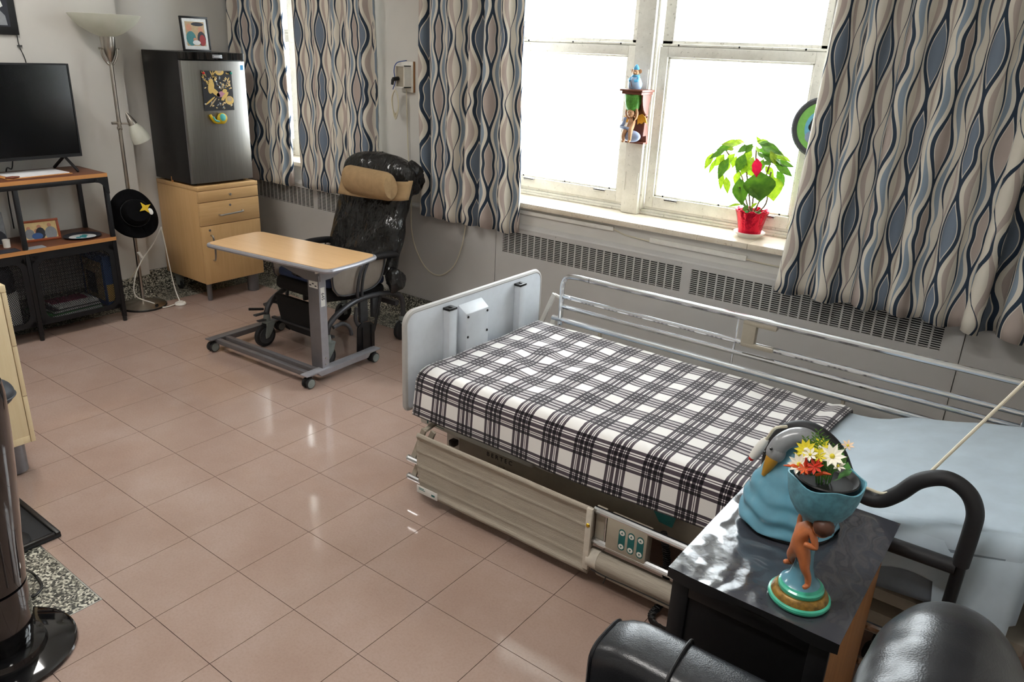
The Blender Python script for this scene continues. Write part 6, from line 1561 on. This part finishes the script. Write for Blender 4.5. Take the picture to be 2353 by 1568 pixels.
# ---- poinsettia
PX, PY = 2.566, 2.19
sau = MB().lathe([(0, 0), (.052, 0), (.056, .008), (.07, .018), (.077, .027), (.0755, .028), (.066, .02), (.05, .006), (0, .006)], (PX, PY, SILL + .0005), 36)
tag(sau.build('saucer', 'white_plastic'), 'white saucer under the red foil plant pot', 'saucer')
po = thing('poinsettia', 'leafy green poinsettia in red foil pot on the window sill', 'potted plant', (PX, PY, SILL + .007))
ft_ = MB(); NA = 60; fprof = [(.052, .007), (.056, .03), (.063, .07), (.07, .10), (.077, .125), (.08, .135)]
for i, (r, h) in enumerate(fprof):
    for j in range(NA):
        a = 2 * PI * j / NA; k = i / 5; rr_ = r * (1 + k * (.03 * math.sin(15 * a) + .02 * math.sin(7 * a + 2)))
        ft_.v.append(Vector((PX + rr_ * math.cos(a), PY + rr_ * math.sin(a), SILL + h + (.006 * math.sin(9 * a) if i == 5 else 0))))
for i in range(5):
    for j in range(NA): ft_.face((i * NA + j, i * NA + (j + 1) % NA, (i + 1) * NA + (j + 1) % NA, (i + 1) * NA + j))
ft_.face(range(NA)); fo2 = ft_.build('foil_wrap', 'red_foil', po, angle=60); fo2.modifiers.new('s', 'SOLIDIFY').thickness = .0015
MB().lathe([(.05, .012), (.062, .115), (.064, .115), (.064, .118), (.058, .118), (.056, .108), (0, .106)], (PX, PY, SILL), 30).build('pot', 'print_green', po)
MB().lathe([(.055, .104), (.03, .109), (0, .11)], (PX, PY, SILL), 24).build('soil', 'soil', po)
base = Vector((PX, PY, SILL + .105)); pcv = Vector((PX, PY, 1.2))
def pv(u, v, off=0.0): return PV(u, v, pcv, off)
stems = [[(1716, 492), (1712, 450), (1706, 410), (1690, 380), (1668, 345)], [(1722, 490), (1722, 455), (1716, 400), (1712, 350)], [(1727, 490), (1732, 440), (1736, 390), (1738, 340)], [(1735, 490), (1750, 450), (1762, 400), (1775, 360)], [(1738, 488), (1760, 468), (1765, 420), (1772, 395)], [(1720, 492), (1705, 460), (1700, 430)]]
for k, s_ in enumerate(stems):
    o_ = (k - 2.5) * .012
    MB().tube(smoothpath([base + Vector(((k - 2.5) * .006, -o_ * .5, 0))] + [pv(u, v, o_ * (1 + i * .8)) for i, (u, v) in enumerate(s_[1:])], 5), [.0046] * 3 + [.004] * (5 * (len(s_) - 1) - 2), 7).build('stem', 'stem_brown', po)
def leaf_mesh(lobed):
    m = MB(); N_ = 8
    wd = [0, .16, .33, .43, .44, .37, .27, .13, 0]
    if lobed: wd = [0, .2, .36, .47, .40, .42, .28, .12, 0]
    rows = []
    for i in range(N_ + 1):
        t = i / N_; w_ = wd[i] * .9; z = -.18 * t * t
        rows.append([(t, -w_, z + .10 * w_), (t, -w_ * .5, z + .05 * w_ + .01), (t, 0, z), (t, w_ * .5, z + .05 * w_ + .01), (t, w_, z + .10 * w_)])
    m.v = [Vector(p) for r in rows for p in r]
    for i in range(N_):
        for j in range(4): m.face((i * 5 + j, (i + 1) * 5 + j, (i + 1) * 5 + j + 1, i * 5 + j + 1))
    return m
lm_ = {}
def leaf(p, tip, size_w, mn, nrm, lobed=False, name='leaf'):
    key = (mn, lobed)
    p = Vector(p); d = Vector(tip) - p; L_ = d.length; d.normalize()
    if key not in lm_:
        o = leaf_mesh(lobed).build(name, mn, po, world=False, angle=80); lm_[key] = o.data
    else:
        o = bpy.data.objects.new(name, lm_[key]); COL.objects.link(o); o.parent = po
    n = Vector(nrm); n = (n - d * n.dot(d)).normalized(); s_ = n.cross(d)
    R3 = Matrix((d, s_, n)).transposed().to_4x4()
    o.matrix_local = root_matrix(po).inverted() @ Matrix.Translation(p) @ R3 @ Matrix.Diagonal((L_, L_ * size_w, L_, 1))
tow = (CAM_C - pcv).normalized()
LV = [(1726, 420, 1746, 450, 1.05, 0, .06), (1700, 408, 1702, 459, .72, 0, .05), (1772, 402, 1778, 450, .95, 1, .03), (1745, 392, 1745, 449, 1.25, 0, .07),
      (1668, 405, 1672, 437, .5, 1, .0), (1660, 395, 1656, 428, .4, 1, .0), (1675, 362, 1652, 400, .6, 0, .02), (1640, 350, 1622, 381, .45, 1, .0), (1668, 345, 1637, 358, .5, 0, .03), (1690, 335, 1655, 340, .6, 0, .0),
      (1705, 330, 1668, 328, .55, 1, .0), (1712, 328, 1690, 322, .5, 1, -.03), (1725, 335, 1700, 345, .7, 0, .05), (1712, 352, 1696, 388, .65, 0, .06), (1730, 330, 1716, 347, .7, 0, .06), (1738, 326, 1760, 322, .5, 1, -.03),
      (1745, 332, 1788, 346, .6, 0, .02), (1742, 330, 1770, 330, .6, 0, .0), (1752, 355, 1784, 370, .6, 0, .03), (1765, 350, 1800, 362, .45, 1, .0), (1778, 372, 1816, 378, .5, 0, .0), (1780, 378, 1814, 397, .55, 0, .02), (1790, 357, 1814, 368, .4, 1, -.02),
      (1785, 392, 1800, 420, .6, 0, .0), (1758, 382, 1775, 400, .7, 1, .0), (1740, 350, 1752, 360, .7, 0, .05), (1728, 345, 1712, 365, .8, 1, .0), (1718, 370, 1706, 395, .8, 1, -.04), (1710, 385, 1730, 400, .7, 1, -.05), (1698, 392, 1690, 420, .6, 1, -.05),
      (1732, 360, 1720, 385, .8, 1, -.02), (1755, 365, 1745, 390, .7, 0, -.03), (1712, 475, 1702, 462, .5, 0, .03), (1705, 470, 1680, 471, .35, 1, .0), (1720, 470, 1708, 484, .6, 0, .04), (1724, 478, 1736, 468, .5, 1, .0), (1750, 335, 1742, 318, .5, 1, -.04), (1690, 352, 1670, 372, .6, 1, -.04), (1645, 365, 1632, 392, .35, 1, -.03), (1752, 372, 1768, 376, .7, 0, .05)]
for u1, v1, u2, v2, wd_, lt_, off in LV:
    leaf(pv(u1, v1, off), pv(u2 + (u2 - u1) * .28, v2 + (v2 - v1) * .28, off + .02), wd_ * 1.02, ('leaf_green', 'leaf_light')[lt_], tow + Vector((random.uniform(-.4, .4), random.uniform(-.3, .3), .8)))
lr = random.Random(4)
for k in range(34):
    a = lr.uniform(0, 2 * PI); rr_ = lr.uniform(.25, 1.0) ** .6
    u1, v1 = 1718 + 62 * rr_ * math.cos(a), 352 + 24 * rr_ * math.sin(a); off = lr.uniform(-.09, .05)
    du, dv = math.cos(a) * lr.uniform(18, 34) + lr.uniform(-6, 6), lr.uniform(8, 34) if v1 > 345 else lr.uniform(-8, 20)
    leaf(pv(u1, v1, off), pv(u1 + du, v1 + dv, off + lr.uniform(-.03, .03)), lr.uniform(.55, .8), ('leaf_green', 'leaf_light', 'leaf_light')[k % 3], tow + Vector((lr.uniform(-.6, .6), lr.uniform(-.4, .4), lr.uniform(.2, 1.2))))
leaf(pv(1740, 363, .09), pv(1738, 409, .10), .62, 'red_bract', tow, True, 'bract')
MB().tube([pv(1742, 355, .05), pv(1740, 364, .09)], .0012, 5).build('bract_stem', 'stem_brown', po)
